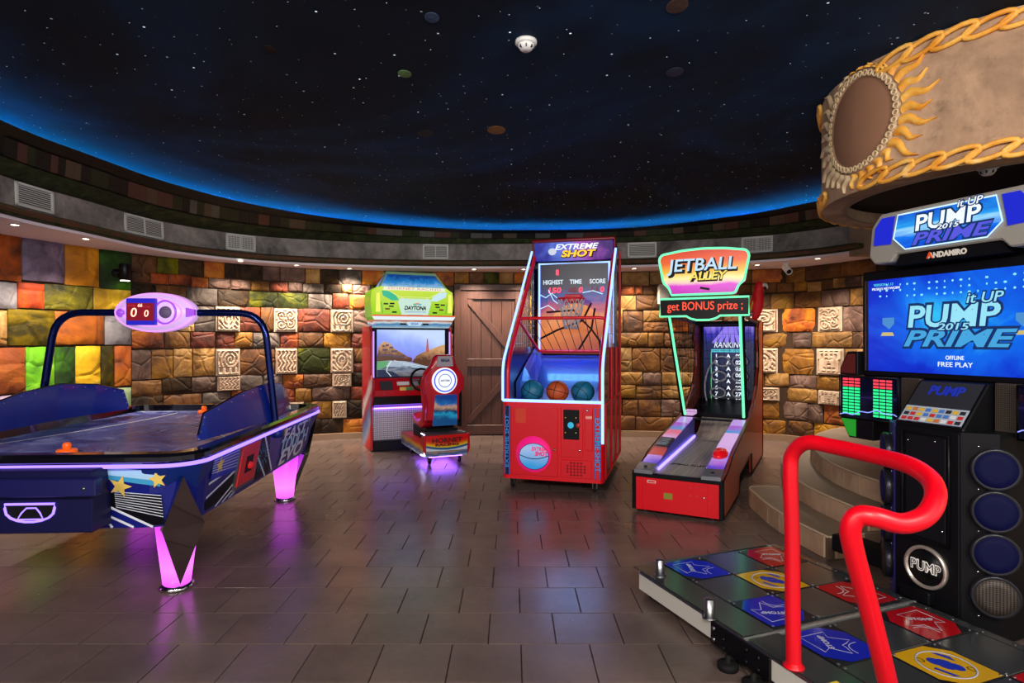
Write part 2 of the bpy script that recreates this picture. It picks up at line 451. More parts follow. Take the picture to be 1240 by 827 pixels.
ROWS = [(.08, .30), (.30, .56), (.56, .76), (.76, .96), (.96, 1.33), (1.33, 1.55), (1.55, 1.89), (1.89, 2.12), (2.12, 2.26), (2.26, 2.49)]
GL = {6: [(260, 290, 1), (331, 360, 2), (400, 428, 0), (900, 942, 0), (992, 1022, 2)], 4: [(260, 290, 0), (333, 360, 3), (400, 428, 1), (905, 942, 1), (990, 1024, 4)],
      3: [(262, 290, 3), (402, 426, 0)], 2: [(912, 944, 0), (992, 1022, 4)], 1: [(345, 368, 2), (402, 420, 3)]}
PAL_L = ['brown', 'brown', 'mauve', 'dark', 'ochre', 'grey', 'rust', 'orange', 'brown', 'olive', 'dark', 'mauve', 'rust', 'orange', 'tan', 'dark']
PAL_R = ['tan', 'tan', 'ochre', 'brown', 'brown', 'tan', 'mauve', 'brown', 'ochre', 'orange']
def rows(par, s0, s1, pal, wmin, wmax, skip=None):
    cnt = 0
    for ri, (z0, z1) in enumerate(ROWS):
        fixed = sorted((s_at(a), s_at(b), g) for a, b, g in GL.get(ri, []) if s_at(a) >= s0 - .05 and s_at(b) <= s1 + .05)
        segs = []; cur = s0
        for a, b_, g in fixed: segs.append((cur, a, None)); segs.append((a, b_, g)); cur = b_
        segs.append((cur, s1, None))
        for a, b_, g in segs:
            if g is not None: stone(par, a, b_, z0, z1, glyph=g); cnt += 1; continue
            if b_ - a < .06: continue
            kf = .62 if ri in (8,) else 1
            n = max(1, round((b_ - a) / (random.uniform(wmin, wmax) * kf)))
            cuts = [a + (b_ - a) * i / n for i in range(n + 1)]
            for i in range(1, n): cuts[i] += random.uniform(-.28, .28) * (b_ - a) / n
            for i in range(n):
                q = random.random()
                if (z1 - z0) > .3 and q < .16:
                    zm = z0 + (z1 - z0) * random.uniform(.4, .6)
                    stone(par, cuts[i], cuts[i + 1], z0, zm, SM[random.choice(pal)]); stone(par, cuts[i], cuts[i + 1], zm, z1, SM[random.choice(pal)]); cnt += 2
                else:
                    j0 = random.uniform(-.012, .012); stone(par, cuts[i], cuts[i + 1], z0 + j0, z1 + j0, SM[random.choice(pal)]); cnt += 1
    return cnt
n1_ = rows(wb, S_L, S_D0, PAL_L, .27, .42)
n2_ = rows(wr, S_D1 + .02, S_END, PAL_R, .30, .50)
print('STONES', n1_, n2_)
for i in range(5):
    stone(wd, S_D0 + (S_D1 - S_D0) * i / 5, S_D0 + (S_D1 - S_D0) * (i + 1) / 5, 2.29, 2.49, SM[['ochre', 'brown', 'olive', 'tan', 'orange'][i]])

# baseboard -----------------------------------------------------------
bbm = mat('baseboard_tile', '8a7059', .4)
def baseb(name, s0, s1):
    inn, out = [], []
    for i in range(25):
        x, y, a = wall_at(s0 + (s1 - s0) * i / 24); inn.append((x + math.sin(a) * .085, y - math.cos(a) * .085)); out.append((x + math.sin(a) * .004, y - math.cos(a) * .004))
    PB().prism(inn + out[::-1], 0, .085, 'xy', bbm).done(name, kind='structure')
baseb('baseboard_left', s_at(-30), S_D0 - .02); baseb('baseboard_right', S_D1 + .02, S_END)

# door -----------------------------------------------------------------
wood = mat('dark_door_wood', '5a3424', .5); k = NT(wood); p = k.obj()
mp = k.n('ShaderNodeMapping'); k.l(p, mp.inputs['Vector']); mp.inputs['Scale'].default_value = (22, 22, 1.2)
n1 = k.noise(mp.outputs[0], 2.5, 5, .6, .5); k.l(k.ramp(n1, [(.3, '341c13'), (.7, '523025')]), k.b.inputs['Base Color']); k.bump(n1, .1, .01)
xm, ym, am = wall_at((S_D0 + S_D1) / 2)
dr = PB().span(-.49, .49, .02, .06, 0, 2.2, wood).done('door_1', kind='structure', loc=(xm, ym, 0), rot=(0, 0, am))
hw = (S_D1 - S_D0) / 2
for x in (-hw + .05, hw - .05): PB().span(x - .05, x + .05, -.06, .1, 0, 2.27, wood, .006).done('frame', dr)
PB().span(-hw, hw, -.06, .1, 2.19, 2.28, wood, .006).done('header', dr)
for i in range(6):
    w = .93 / 6; PB().span(-.465 + i * w + .003, -.465 + (i + 1) * w - .003, .0, .025, .02, 2.18, wood, .003).done('plank', dr)
for z0, z1 in ((.02, .16), (1.04, 1.16), (2.06, 2.18)): PB().span(-.465, .465, -.035, .0, z0, z1, wood, .004).done('rail', dr)
for x0, x1 in ((-.465, -.36), (.36, .465)): PB().span(x0, x1, -.037, .0, .02, 2.18, wood, .004).done('stile', dr)
for (xa, za), (xb, zb) in (((-.36, 2.06), (.36, 1.2)), ((.36, 1.0), (-.36, .2))):
    d = Vector((xb - xa, zb - za)).normalized() * .045; q = Vector((-d.y, d.x))
    PB().prism([(xa - q.x, za - q.y), (xb - q.x, zb - q.y), (xb + q.x, zb + q.y), (xa + q.x, za + q.y)], -.025, 0, 'xz', wood, .003).done('brace', dr)

# frieze, soffit, cove, ceiling -----------------------------------------
ZB, ZT, ZC = 2.5, 3.0, 3.1
FB = [(0, 258), (100, 281), (200, 302), (300, 314), (400, 319.5), (500, 322), (600, 322.5), (760, 321), (900, 316), (985, 309.5), (1050, 301)]
FT = [(0, 160), (100, 197), (200, 230.5), (300, 254), (400, 269), (500, 278), (600, 282), (760, 279.5), (900, 265.5), (985, 251.5), (1050, 240)]
def at_z(px, py, z): Y = (1.42 - z) * 726 / (py - 413.5); return ((px - 620) / 726 * Y, Y)
Bp = [(-2.9, -.6), (-3.7, 1.2), (-4.15, 3.2)] + [at_z(a, b, ZB) for a, b in FB]
Tp = [(-2.5, -.6), (-3.25, 1.2), (-3.7, 3.0)] + [at_z(a, b, ZT) for a, b in FT]
Bs = spline([(x, y, ZB) for x, y in Bp], 8); Ts = spline([(x, y, ZT) for x, y in Tp], 8)
NF = len(Bs)
def inward(i):
    a, b = Bs[max(0, i - 1)], Bs[min(NF - 1, i + 1)]; t = (b - a).normalized(); return Vector((t.y, -t.x, 0))
def FR(i, f, off=0):
    w = max(0, (f - .64) / .36); q = Bs[i].lerp(Ts[i], w); q.z = ZB + (ZT - ZB) * f; return q + inward(i) * off
def FRc(t, f, off=0):
    i = min(NF - 2, int(t)); w = t - i; return FR(i, f, off).lerp(FR(i + 1, f, off), w)
stonef = mat('mossy_plaster', '57524c', .85); k = NT(stonef); p = k.pos()
n1 = k.noise(p, 2.6, 6, .65, .4); n2 = k.noise(p, 16, 5, .7)
k.l(k.mix(k.math('MULTIPLY', n2, .5), k.ramp(n1, [(.32, '4a4644'), (.5, '88827e'), (.7, 'b4aca6')]), '3c3836'), k.b.inputs['Base Color']); k.bump(n2, .4, .02)
moss = mat('moss_green', '2c3320', .9); k = NT(moss); p = k.pos(); k.l(k.ramp(k.noise(p, 7, 6, .7, .5), [(.3, '16190f'), (.55, '2f3820'), (.72, '4a4a2c')]), k.b.inputs['Base Color']); k.bump(k.noise(p, 40, 4), .5, .02)
ropem = mat('red_brown_rope', '5e3a22', .8); k = NT(ropem); p = k.pos(); k.l(k.ramp(k.noise(p, 14, 3, .6), [(.35, '37361c'), (.6, '5a3420')]), k.b.inputs['Base Color'])
def strip(prof, m, name, par=None, kind=None, smooth=False):
    """prof: closed section [(fraction up the frieze, offset into the room)]"""
    L = [[tuple(FR(i, f, o)) for f, o in prof] for i in range(NF)]
    return PB().loft(L, m, True, True, True, smooth).done(name, par, kind=kind)
fz = strip([(.0, .0), (.0, -.1), (.64, -.1), (.999, -.1), (1.0, .0), (.64, .0)], stonef, 'trim_1', kind='structure')
strip([(.0, 0), (.0, .06), (.09, .075), (.17, .03), (.18, 0)], moss, 'moss_ledge', fz)
strip([(.64, 0), (.65, .045), (.79, .06), (.80, 0)], moss, 'moss_band', fz)
strip([(.80, .0), (.80, .02), (.97, .03), (1.075, .04), (1.075, 0)], matte, 'cove_lip', fz)
# rope moulding: twisted strand pieces
b = PB()
for i in range(0, 900):
    t = 16 + (NF - 18) * i / 900
    a, c_ = FRc(t, .03, .078), FRc(t + (NF - 18) / 900 * 1.5, .13, .086)
    b.tube([a, a.lerp(c_, .5) + inward(int(t)) * .008, c_], [.006, .014, .006], ropem, 5)
b.done('rope_moulding', fz, kind='stuff')
brc = [mat('brick_red', '4a2a22', .8), mat('brick_grey', '504e4c', .8), mat('brick_moss', '2c3220', .8), mat('brick_dark', '221f1c', .8), mat('brick_tan', '4c4030', .8), mat('brick_moss', '2c3220', .8), mat('brick_dark', '221f1c', .8)]
tt = 24.; ends = NF - 2
while tt < ends - 1.2:
    w = random.uniform(.7, 1.1)
    L = [[tuple(FRc(tt + w * q + .03, f, o)) for f, o in ((.81, .0), (.81, .05), (.96, .06), (.96, 0))] for q in (0, .5, .96)]
    PB().loft(L, random.choice(brc), True, True).done('brick', fz); tt += w
soff = mat('soffit_paint', 'e2d6e2', .75)
W2 = []
for i in range(NF):
    j = min(range(len(WP)), key=lambda q: abs(math.atan2(WP[q][1] - 3.2, WP[q][0]) - math.atan2(Bs[i].y - 3.2, Bs[i].x)))
    W2.append(WP[j])
L = [[(Bs[i].x, Bs[i].y, ZB - .03), (W2[i][0], W2[i][1], ZB - .03), (W2[i][0], W2[i][1], ZB + .02), (Bs[i].x, Bs[i].y, ZB + .02)] for i in range(NF)]
PB().loft(L, soff, True, True).done('trim_2', kind='structure')
# cove: ledge behind the lip with the blue led strip lying on it
L = [[tuple(Ts[i] + inward(i) * -.1 + Vector((0, 0, .0))), tuple(Ts[i] + inward(i) * -.34 + Vector((0, 0, .0))), tuple(Ts[i] + inward(i) * -.34 + Vector((0, 0, .11))), tuple(Ts[i] + inward(i) * -.36 + Vector((0, 0, .11))), tuple(Ts[i] + inward(i) * -.36 + Vector((0, 0, -.015))), tuple(Ts[i] + inward(i) * -.1 + Vector((0, 0, -.015)))] for i in range(NF)]
cv = PB().loft(L, white, True, True).done('trim_3', kind='structure')
blueled = glow('blue_led', (.01, .30, 1.0), 85)
PB().tube([Ts[i] + inward(i) * -.15 + Vector((0, 0, .014)) for i in range(NF)], .012, blueled, 6).done('led_strip', cv, 'blue glowing led strip')
mc = mat('night_sky_paint', '05070c', .85); k = NT(mc); p = k.pos()
n1 = k.noise(p, .32, 4, .6, .6); n2 = k.noise(p, .9, 5, .65, .8)
base = k.mix(k.ramp(n2, [(.42, (0, 0, 0)), (.75, (.8, .8, .8))]), k.ramp(n1, [(.40, '0b0b0d'), (.52, '0d1a2c'), (.62, '0f3052'), (.75, '0d1418')]), '12202a')
k.l(base, k.b.inputs['Base Color'])
stars = None
for sc, th in ((6.5, .022), (3.1, .02)):
    v = k.n('ShaderNodeTexVoronoi', voronoi_dimensions='2D'); k.l(p, v.inputs['Vector']); v.inputs['Scale'].default_value = sc
    s_ = k.math('MULTIPLY', k.math('LESS_THAN', v.outputs['Distance'], th), k.math('POWER', k.n('ShaderNodeSeparateColor').outputs[0], 1))
    sepc = [n for n in k.t.nodes if n.type == 'SEPARATE_COLOR'][-1]; k.l(v.outputs['Color'], sepc.inputs[0])
    stars = s_ if stars is None else k.math('MAXIMUM', stars, s_)
k.b.inputs['Emission Color'].default_value = (.75, .88, 1, 1); k.l(k.math('MULTIPLY', k.math('POWER', stars, 3.0), 1.1), k.b.inputs['Emission Strength'])
ce = PB().span(-6.2, 6.2, -1.2, 10, ZC, ZC + .06, mc).done('ceiling', kind='structure')
PL = [(490, 90, 8, 'planet_green', '7fae5a'), (601, 158, 11, 'planet_amber', 'a8741c'), (515, 162, 9, 'planet_grey', '3d3a3a'), (523, 22, 9, 'planet_blue', '3a5a80'), (820, 8, 13, 'planet_bronze', '6a4a38'), (817, 88, 10, 'planet_violet', '2c3450'), (465, 143, 7, 'planet_slate', '2a3440'), (326, 60, 7, 'planet_brown', '2e1d14')]
for px, py, r_, nm, cc in PL:
    x, y = at_z(px, py, ZC - .004); rr = r_ * y / 726
    pm = mat(nm, cc, .8); k = NT(pm); k.l(k.mix(k.noise(k.pos(), 14, 4, .6, 1.5), cc, '0c0c0c'), k.b.inputs['Base Color'])
    PB().lathe([(0, ZC - .006), (rr, ZC - .003), (rr, ZC)], pm, (x, y, 0), 20, 'z', False, Matrix.Translation((x, y, 0)) @ Matrix.Diagonal((1, 1.25, 1, 1)) @ Matrix.Translation((-x, -y, 0))).done('painted_planet', ce)

# air vents on the frieze ------------------------------------------------
vent_m = mat('vent_grey_paint', 'c8c8c4', .6)
def t_at(px, f):
    for i in range(20, NF - 1):
        a, b_ = FR(i, f), FR(i + 1, f); k_ = (px - 620) / 726
        f0, f1 = a.x - k_ * a.y, b_.x - k_ * b_.y
        if f0 <= 0 < f1: return i + (-f0) / (f1 - f0)
for px0, px1, dn, lb in ((17, 63, 0, 'grey slatted air vent in the frieze at the far left, above the orange stone block'), (150, 197, 1, 'grey slatted air vent in the frieze over the black wall spotlight'), (273, 309, 1, 'grey grid air vent in the frieze right of the air hockey sign'),
                         (512, 543, 1, 'grey air vent in the frieze above the dark wooden door'), (760, 795, 0, 'grey slatted air vent in the frieze right of the basketball machine top'), (898, 936, 1, 'grey grid air vent in the frieze right of the alley roller sign')):
    a, c_ = FRc(t_at(px0, .4), .2, .012), FRc(t_at(px1, .4), .2, .012); d = c_ - a; w = d.length
    top = FRc(t_at((px0 + px1) / 2, .4), .62, .012); mid = a.lerp(c_, .5); up = top - mid; h = up.length
    X3 = d.normalized(); Z3 = (up - X3 * up.dot(X3)).normalized(); Y3 = Z3.cross(X3)
    v = thing('air_vent', lb, 'vent', mid, 0); v.rotation_euler = Matrix((X3, Y3, Z3)).transposed().to_euler()
    PB().span(-w / 2, w / 2, .004, .01, 0, h, matte).done('backing', v)
    f = PB()
    for q in ((-w / 2, -w / 2 + .02, 0, h), (w / 2 - .02, w / 2, 0, h), (-w / 2, w / 2, 0, .02), (-w / 2, w / 2, h - .02, h)): f.span(q[0], q[1], -.015, .008, q[2], q[3], vent_m)
    if dn: f.span(-.006, .006, -.013, .0, 0, h, vent_m)
    f.done('frame', v)
    ns = 9; sl = PB().box((0, -.004, 0), (w - .04, .014, .007), vent_m, rot=(35, 0, 0)).mesh('slat')
    for q in range(ns): place('slat', sl, v, (0, 0, .03 + (h - .06) * q / (ns - 1)))
    if 'grid' in lb:
        br = PB().box((0, -.006, h / 2), (.006, .008, h - .04), vent_m).mesh('bar')
        for q in range(10): place('bar', br, v, (-w / 2 + .03 + (w - .06) * q / 9, 0, 0))

# downlights ---------------------------------------------------------------
lensm = glow('downlight_lens', (1, .86, .66), 14)
DL = [(18, 272, 'round recessed downlight in the soffit at the far left, over the orange stone block'), (104, 289, 'round recessed downlight in the soffit over the amber stone block'), (291, 316, 'round recessed downlight in the soffit above the air hockey arch bend'),
      (359, 321, 'round recessed downlight in the soffit second to the left of the racing cabinet'), (423, 325, 'round recessed downlight in the soffit just left of the racing cabinet sign'), (574, 326, 'round recessed downlight in the soffit over the left half of the door'), (634, 326, 'round recessed downlight in the soffit between door and basketball machine'),
      (768, 325, 'round recessed downlight in the soffit right beside the basketball machine top'), (917, 320.5, 'round recessed downlight in the soffit over the parrot'), (990, 313, 'round recessed downlight in the soffit right of the security camera')]
pts = [(at_z(a, b_, ZB - .03), l) for a, b_, l in DL]
fix = {2: .2, 3: .2, 4: .18, 5: .15, 6: .15, 7: .15}
def downlight(x, y, lb, z=ZB - .03, power=SPOT_W):
    t = thing('downlight', lb, 'light', (x, y, z), 0, 'recessed soffit downlights')
    PB().lathe([(.032, 0), (.032, -.006), (.05, -.004), (.052, 0)], white, (0, 0, 0), 20).done('trim_ring', t)
    PB().lathe([(0, -.003), (.03, -.003), (.03, 0), (0, 0)], lensm, (0, 0, 0), 16).done('lens', t)
    l = bpy.data.lights.new('lamp', 'SPOT'); l.energy = power; l.color = SPOT_COL; l.spot_size = R(125); l.spot_blend = .9; l.shadow_soft_size = .04
    o = bpy.data.objects.new('lamp', l); COL.objects.link(o); o.parent = t; o.location = (0, 0, -.02)
    return t
for (x, y), lb in pts: downlight(x, y, lb)
# small fittings -----------------------------------------------------------
def smoke(px, py, z, lb, big=1):
    x, y = at_z(px, py, z - .03)
    t = thing('smoke_detector', lb, 'smoke detector', (x, y, z), 0)
    PB().lathe([(.055 * big, 0), (.055 * big, -.016), (.045 * big, -.022), (.0, -.022)], white, (0, 0, 0), 20).done('base', t)
    PB().lathe([(.043 * big, -.02), (.040 * big, -.04), (.024 * big, -.055), (0, -.056)], white, (0, 0, 0), 20).done('sensor_head', t)
    g = PB()
    for i in range(8):
        a = PI * i / 4; g.box((.037 * big * math.cos(a), .037 * big * math.sin(a), -.041), (.012, .006, .014), matte, 0, (0, 0, math.degrees(a)))
    g.done('sensor_slots', t)
smoke(637, 56, ZC, 'white round smoke detector on the starry ceiling', 1.1)

x, y, a = wall_at(s_at(137)); t = thing('wall_spotlight', 'black cylindrical spotlight on the dark green wall block', 'spotlight', (x + math.sin(a) * .05, y - math.cos(a) * .05, z_at(137, 331)), math.degrees(a))
PB().lathe([(.05, 0), (.05, -.03), (.02, -.035), (.02, -.09)], black, (0, 0, 0), 16, 'y').done('mount', t)
PB().lathe([(.056, .10), (.06, .09), (.06, -.085), (.052, -.09), (.05, -.07)], black, (.03, -.13, 0), 18, 'z', True).done('barrel', t)
PB().lathe([(0, -.092), (.048, -.092), (.048, -.068), (0, -.068)], lensm, (.03, -.13, 0), 16).done('lens', t)
l = bpy.data.lights.new('lamp', 'SPOT'); l.energy = 40; l.color = (1, .88, .68); l.spot_size = R(110); l.spot_blend = .8; l.shadow_soft_size = .03
o = bpy.data.objects.new('lamp', l); COL.objects.link(o); o.parent = t; o.location = (.03, -.14, -.09); o.rotation_euler = (R(-12), 0, 0)

x, y, a = wall_at(s_at(802)); t = thing('wall_speaker', 'pale grey speaker box on the stone wall left of the alley roller sign', 'speaker', (x + math.sin(a) * .05, y - math.cos(a) * .05, z_at(802, 358)), math.degrees(a))
PB().box((0, -.09, 0), (.17, .16, .30), mat('pale_grey_box', 'b8b4ac', .5), .02).done('cabinet', t)
PB().box((0, -.173, 0), (.14, .008, .26), mat('pale_grille', '9a968e', .7), .003).done('grille', t)
x, y = at_z(953, 318, 2.47); t = thing('security_camera', 'white bullet security camera hanging under the soffit right of the parrot', 'camera', (x, y, 2.47), 20)
PB().lathe([(.05, 0), (.05, -.015), (.018, -.02), (.018, -.07), (.0, -.08)], white, (0, 0, 0), 16).done('mount', t)
Xc = Matrix.Translation((0, 0, -.09)) @ Euler((R(28), 0, R(-25))).to_matrix().to_4x4()
PB().lathe([(0, .10), (.036, .10), (.042, .08), (.042, -.09), (.036, -.095), (.034, -.08), (0, -.08)], white, (0, 0, 0), 16, 'y', True, Xc).done('body', t)
PB().lathe([(0, -.084), (.032, -.084), (.032, -.080), (0, -.08)], matte, (0, 0, 0), 14, 'y', True, Xc).done('lens', t)

# ------------------------------------------------------------------ drum canopy
DC, DR, DZ0, DZ1 = Vector((3.23, 3.86, 0)), 1.1, 2.35, 3.1
dstone = mat('drum_plaster', '8a6f58', .85); k = NT(dstone); p = k.pos()
n1 = k.noise(p, 2.2, 6, .65, .3); n2 = k.noise(p, 10, 5, .65)
k.l(k.mix(k.ramp(n2, [(.55, (0, 0, 0)), (.75, (.6, .6, .6))]), k.ramp(n1, [(.3, '7d614c'), (.5, 'a8876a'), (.7, 'cbab8b')]), '5c4738'), k.b.inputs['Base Color']); k.bump(n2, .25, .02)
gold = mat('gold_paint', 'd8912c', .55); k = NT(gold); p = k.pos(); k.l(k.ramp(k.noise(p, 9, 3, .6), [(.35, 'dc8e24'), (.6, 'f0b44c'), (.75, 'f6d48c')]), k.b.inputs['Base Color'])
cream = mat('cream_paint', 'd8bf94', .6)
def DP(s, z, r=0):
    """point on the drum: s metres along the rim from the side facing the room, z up, r proud of it"""
    f = s / DR; return Vector((DC.x - (DR + r) * math.cos(f), DC.y - (DR + r) * math.sin(f), z))
n = 72; b = PB()
def ringp(r, z): return [(DC.x - r * math.cos(2 * PI * i / n), DC.y - r * math.sin(2 * PI * i / n), z) for i in range(n)]
b.loft([ringp(DR, DZ1), ringp(DR, DZ0), ringp(DR - .13, DZ0), ringp(DR - .13, DZ0 + .09)], dstone, smooth=False)
b.loft([ringp(DR - .13, DZ0 + .09), ringp(.01, DZ0 + .09)], mat('dark_navy_paint', '0b0d16', .7))
for i_ in range(len(b.sm)): b.sm[i_] = False
dm = b.done('trim_5', kind='structure')
b = PB().loft([ringp(DR - .132, DZ0 + .0), ringp(DR - .15, DZ0 - .006), ringp(DR - .16, DZ0 + .0)], plaster).done('lower_rim', dm)
link = 0.15
def chain(z, s0, s1, nm):
    q = int((s1 - s0) / link)
    for i in range(q):
        c = s0 + link * (i + .5); pth = []
        for j in range(16):
            w = 2 * PI * j / 16; ds, dz = .108 * math.cos(w), .033 * math.sin(w)
            dz += ds * .22
            pth.append(DP(c + ds, z + dz, .014 + .006 * math.sin(w + .8)))
        PB().tube(pth, .0145, gold, 6, True).done('chain_link', dm)
chain(DZ1 - .055, -1.6, -.38, 't'); chain(DZ1 - .055, .34, 1.9, 't'); chain(DZ0 + .045, -1.6, -.22, 'b'); chain(DZ0 + .045, .20, 1.9, 'b')
ES, EZ, ER = .145, 2.775, .285
em = PB().loft([[tuple(DP(ES + r_ * math.cos(2 * PI * j / 40), EZ + r_ * math.sin(2 * PI * j / 40), h)) for j in range(40)] for r_, h in ((ER + .022, .002), (ER + .018, .012), (ER - .015, .012), (ER - .02, .003))], dstone, smooth=True).done('sun_emblem', dm, 'round carved sun emblem with wavy gold rays')
PB().loft([[tuple(DP(ES + r_ * math.cos(2 * PI * j / 40), EZ + r_ * math.sin(2 * PI * j / 40), h)) for j in range(40)] for r_, h in ((ER - .018, .003), (ER - .05, .014), (ER * .5, .028), (.01, .032))], mat('umber_plaster', '8a6248', .8), False, True, True, True).done('plain_disc', em)
for i in range(44):
    a = 2 * PI * i / 44; c = (ES + ER * math.cos(a), EZ + ER * math.sin(a))
    PB().tube([DP(c[0] + .016 * math.cos(w), c[1] + .016 * math.sin(w), .016) for w in [2 * PI * j / 8 for j in range(8)]], .0055, cream, 5, True).done('ring_link', em)
for i in range(32):
    a = 2 * PI * (i + .5) / 32; ln = (.20 if i % 2 == 0 else .16) * (1 if abs(math.sin(a)) < .70 else (.55 if math.sin(a) < 0 else .15))
    L = []
    for j in range(9):
        t_ = j / 8; r_ = ER + .03 + ln * t_; wv = .013 * math.sin(t_ * 7.5) ; wd = .027 * (1 - t_ ** 2) + .001
        ca, sa = math.cos(a), math.sin(a)
        sec = []
        for o_, h in ((-wd, .001), (-wd * .6, .014), (0, .02), (wd * .6, .014), (wd, .001)):
            sec.append(tuple(DP(ES + r_ * ca - (o_ + wv) * sa, EZ + r_ * sa + (o_ + wv) * ca, h)))
        L.append(sec)
    PB().loft(L, gold if math.cos(a) > -.2 else cream, False, False, False, True).done('ray', em)
smoke(1196, 207, DZ0 + .09, 'white smoke detector under the sun drum', 1)
# beige bulkhead that closes the frieze behind the drum
PB().prism([(4.02, 7.15), (4.12, 6.75), (4.45, 6.2), (5.1, 5.4), (5.6, 5.7), (4.6, 7.2)], 2.43, 3.1, 'xy', plaster).done('trim_4', kind='structure')
# beige partition right of the stairs
PB().prism([(3.0, 3.8), (3.7, 1.6), (3.8, 1.64), (3.1, 3.84)], 0, 2.33, 'xy', plaster).done('wall_side', kind='structure')

# ------------------------------------------------------------------ stairs
stt = mat('stair_tile', '857260', .45); k = NT(stt); p = k.pos(); n1 = k.noise(p, 3, 5, .6); n2 = k.noise(p, 24, 4); k.l(k.mix(k.math('MULTIPLY', n2, .4), k.ramp(n1, [(.3, '84725f'), (.7, '9d8870')]), '6c5b4a'), k.b.inputs['Base Color'])
ris = mat('riser_tile', 'b09070', .5); k = NT(ris); p = k.pos(); k.l(k.ramp(k.noise(p, 5, 5, .6), [(.3, 'b08e70'), (.7, 'd2b290')]), k.b.inputs['Base Color'])
nos = mat('stair_nosing', 'd0bc9e', .5)
stairs = thing('curved_stairs', 'curved three-step tiled stairs between the alley roller and the dance game', 'stairs', (2.4, 4.6, 0))
o0 = Vector((2.4, 4.6, 0))
STEPS = [([(2.34, 5.25), (2.09, 5.25), (2.03, 4.95), (2.0, 4.6), (2.01, 4.25), (2.06, 3.9), (2.33, 3.97)], [(2.75, 4.05), (2.75, 5.3)], 0, .15),
         ([(3.1, 6.45), (2.75, 6.02), (2.5, 5.55), (2.35, 5.05), (2.29, 4.55), (2.33, 4.0), (2.6, 4.06)], [(2.95, 4.1), (2.95, 5.6), (3.4, 6.4)], 0, .30),
         ([(3.7, 6.75), (3.3, 6.4), (2.95, 5.9), (2.71, 5.35), (2.57, 4.85), (2.54, 4.4), (2.57, 4.12), (2.95, 4.18)], [(4.6, 4.6), (4.75, 6.0), (4.4, 6.9)], 0, .45)]
for fr, back, z0, z1 in STEPS:
    cur = [Vector((p.x, p.y)) for p in spline([(x, y, 0) for x, y in fr[:-1]], 6)] + [Vector(fr[-1])]
    rel = [(p.x - 2.4, p.y - 4.6) for p in cur]; bk = [(x - 2.4, y - 4.6) for x, y in back]
    st = PB().prism(rel + bk, z0, z1 - .004, 'xy', mat('stair_joint', '6b5644', .8)).done('step', stairs)
    PB().prism(rel + bk, z1 - .004, z1, 'xy', stt).done('tread', st)
    nl = []; LL = [0]
    for i in range(1, len(rel)): LL.append(LL[-1] + math.dist(rel[i], rel[i - 1]))
    def pt(s):
        for i in range(1, len(LL)):
            if s <= LL[i] + 1e-6: t = (s - LL[i - 1]) / max(1e-6, LL[i] - LL[i - 1]); return Vector(rel[i - 1]).lerp(Vector(rel[i]), t), (Vector(rel[i]) - Vector(rel[i - 1])).normalized()
    q = int(LL[-1] / .2)
    for i in range(q):
        A, ta = pt(LL[-1] * i / q + .004); B, tb = pt(LL[-1] * (i + .5) / q); Cc, tc = pt(LL[-1] * (i + 1) / q - .004)
        L = [[(P_.x + t_.y * -.0 , P_.y, zz) for zz in (z1 - .15 + .003, z1 - .012)] + [(P_.x + t_.y * .012 * -1 * -1 * -1, P_.y + t_.x * .012, zz) for zz in (z1 - .012, z1 - .15 + .003)] for P_, t_ in ((A, ta), (B, tb), (Cc, tc))]
        # push outward: left normal of the travel direction points away from the room, so use the right one
        L = [[(P_.x, P_.y, z1 - .147), (P_.x, P_.y, z1 - .012), (P_.x + (-t_.y) * sg, P_.y + t_.x * sg, z1 - .012), (P_.x + (-t_.y) * sg, P_.y + t_.x * sg, z1 - .147)] for sg in (-.01,) for P_, t_ in ((A, ta), (B, tb), (Cc, tc))]
        PB().loft(L, ris, True, True).done('tile', st)
    PB().tube([(pt(LL[-1] * i / 60)[0].x, pt(LL[-1] * i / 60)[0].y, z1 - .004) for i in range(61)], .008, nos, 6).done('nosing', st)

# ------------------------------------------------------------------ air hockey table
HX, HY = .88, 1.31
ah = thing('air_hockey_table', 'big dark blue air hockey table with purple glowing legs and an overhead arch', 'game table', (-2.61, 4.40, 0), 3)
navy = mat('navy_gloss', '0c1878', .3, coat=.3); navy2 = mat('deep_blue_paint', '0d2a74', .35); nblk = mat('blue_black_panel', '12123c', .4)
rimm = mat('black_gloss_rim', '0b0b14', .15, coat=.5)
ledp = glow('violet_led', (.25, .15, 1.0), 2.8)
PB().loft([rrect(HX - .03, HY - .03, .2, .79), rrect(HX - .10, HY - .10, .2, .42)], navy, False, True).done('cabinet', ah)
PB().loft([rrect(HX - .02, HY - .02, .2, .775), rrect(HX, HY, .2, .79), rrect(HX, HY, .2, .815), rrect(HX - .02, HY - .02, .18, .83), rrect(HX - .09, HY - .09, .12, .83), rrect(HX - .10, HY - .10, .12, .775)], rimm, smooth=False).done('rim', ah)
PB().tube(rrect(HX - .005, HY - .005, .2, .768, 8), .011, ledp, 6, True).done('led_strip', ah, 'violet glowing led strip under the rim')
pfm = mat('slate_playfield', '2a2c50', .26); k = NT(pfm); p = k.obj()
n1 = k.noise(p, 3, 4, .6, 2); k.l(k.ramp(n1, [(.35, '36408c'), (.55, '5a66b4'), (.7, '95a0dc')]), k.b.inputs['Base Color'])
pf = PB().poly(rrect(HX - .098, HY - .098, .12, .778), pfm).done('playfield', ah)
wl_ = mat('white_print', 'dfe4f0', .4)
b = PB()
def flatline(pts, w, z, m, bb):
    for a, c in zip(pts, pts[1:]):
        a, c = Vector(a), Vector(c); d = (c - a).normalized() * w / 2; q = Vector((-d.y, d.x))
        bb.poly([(a.x - q.x, a.y - q.y, z), (c.x - q.x, c.y - q.y, z), (c.x + q.x, c.y + q.y, z), (a.x + q.x, a.y + q.y, z)], m)
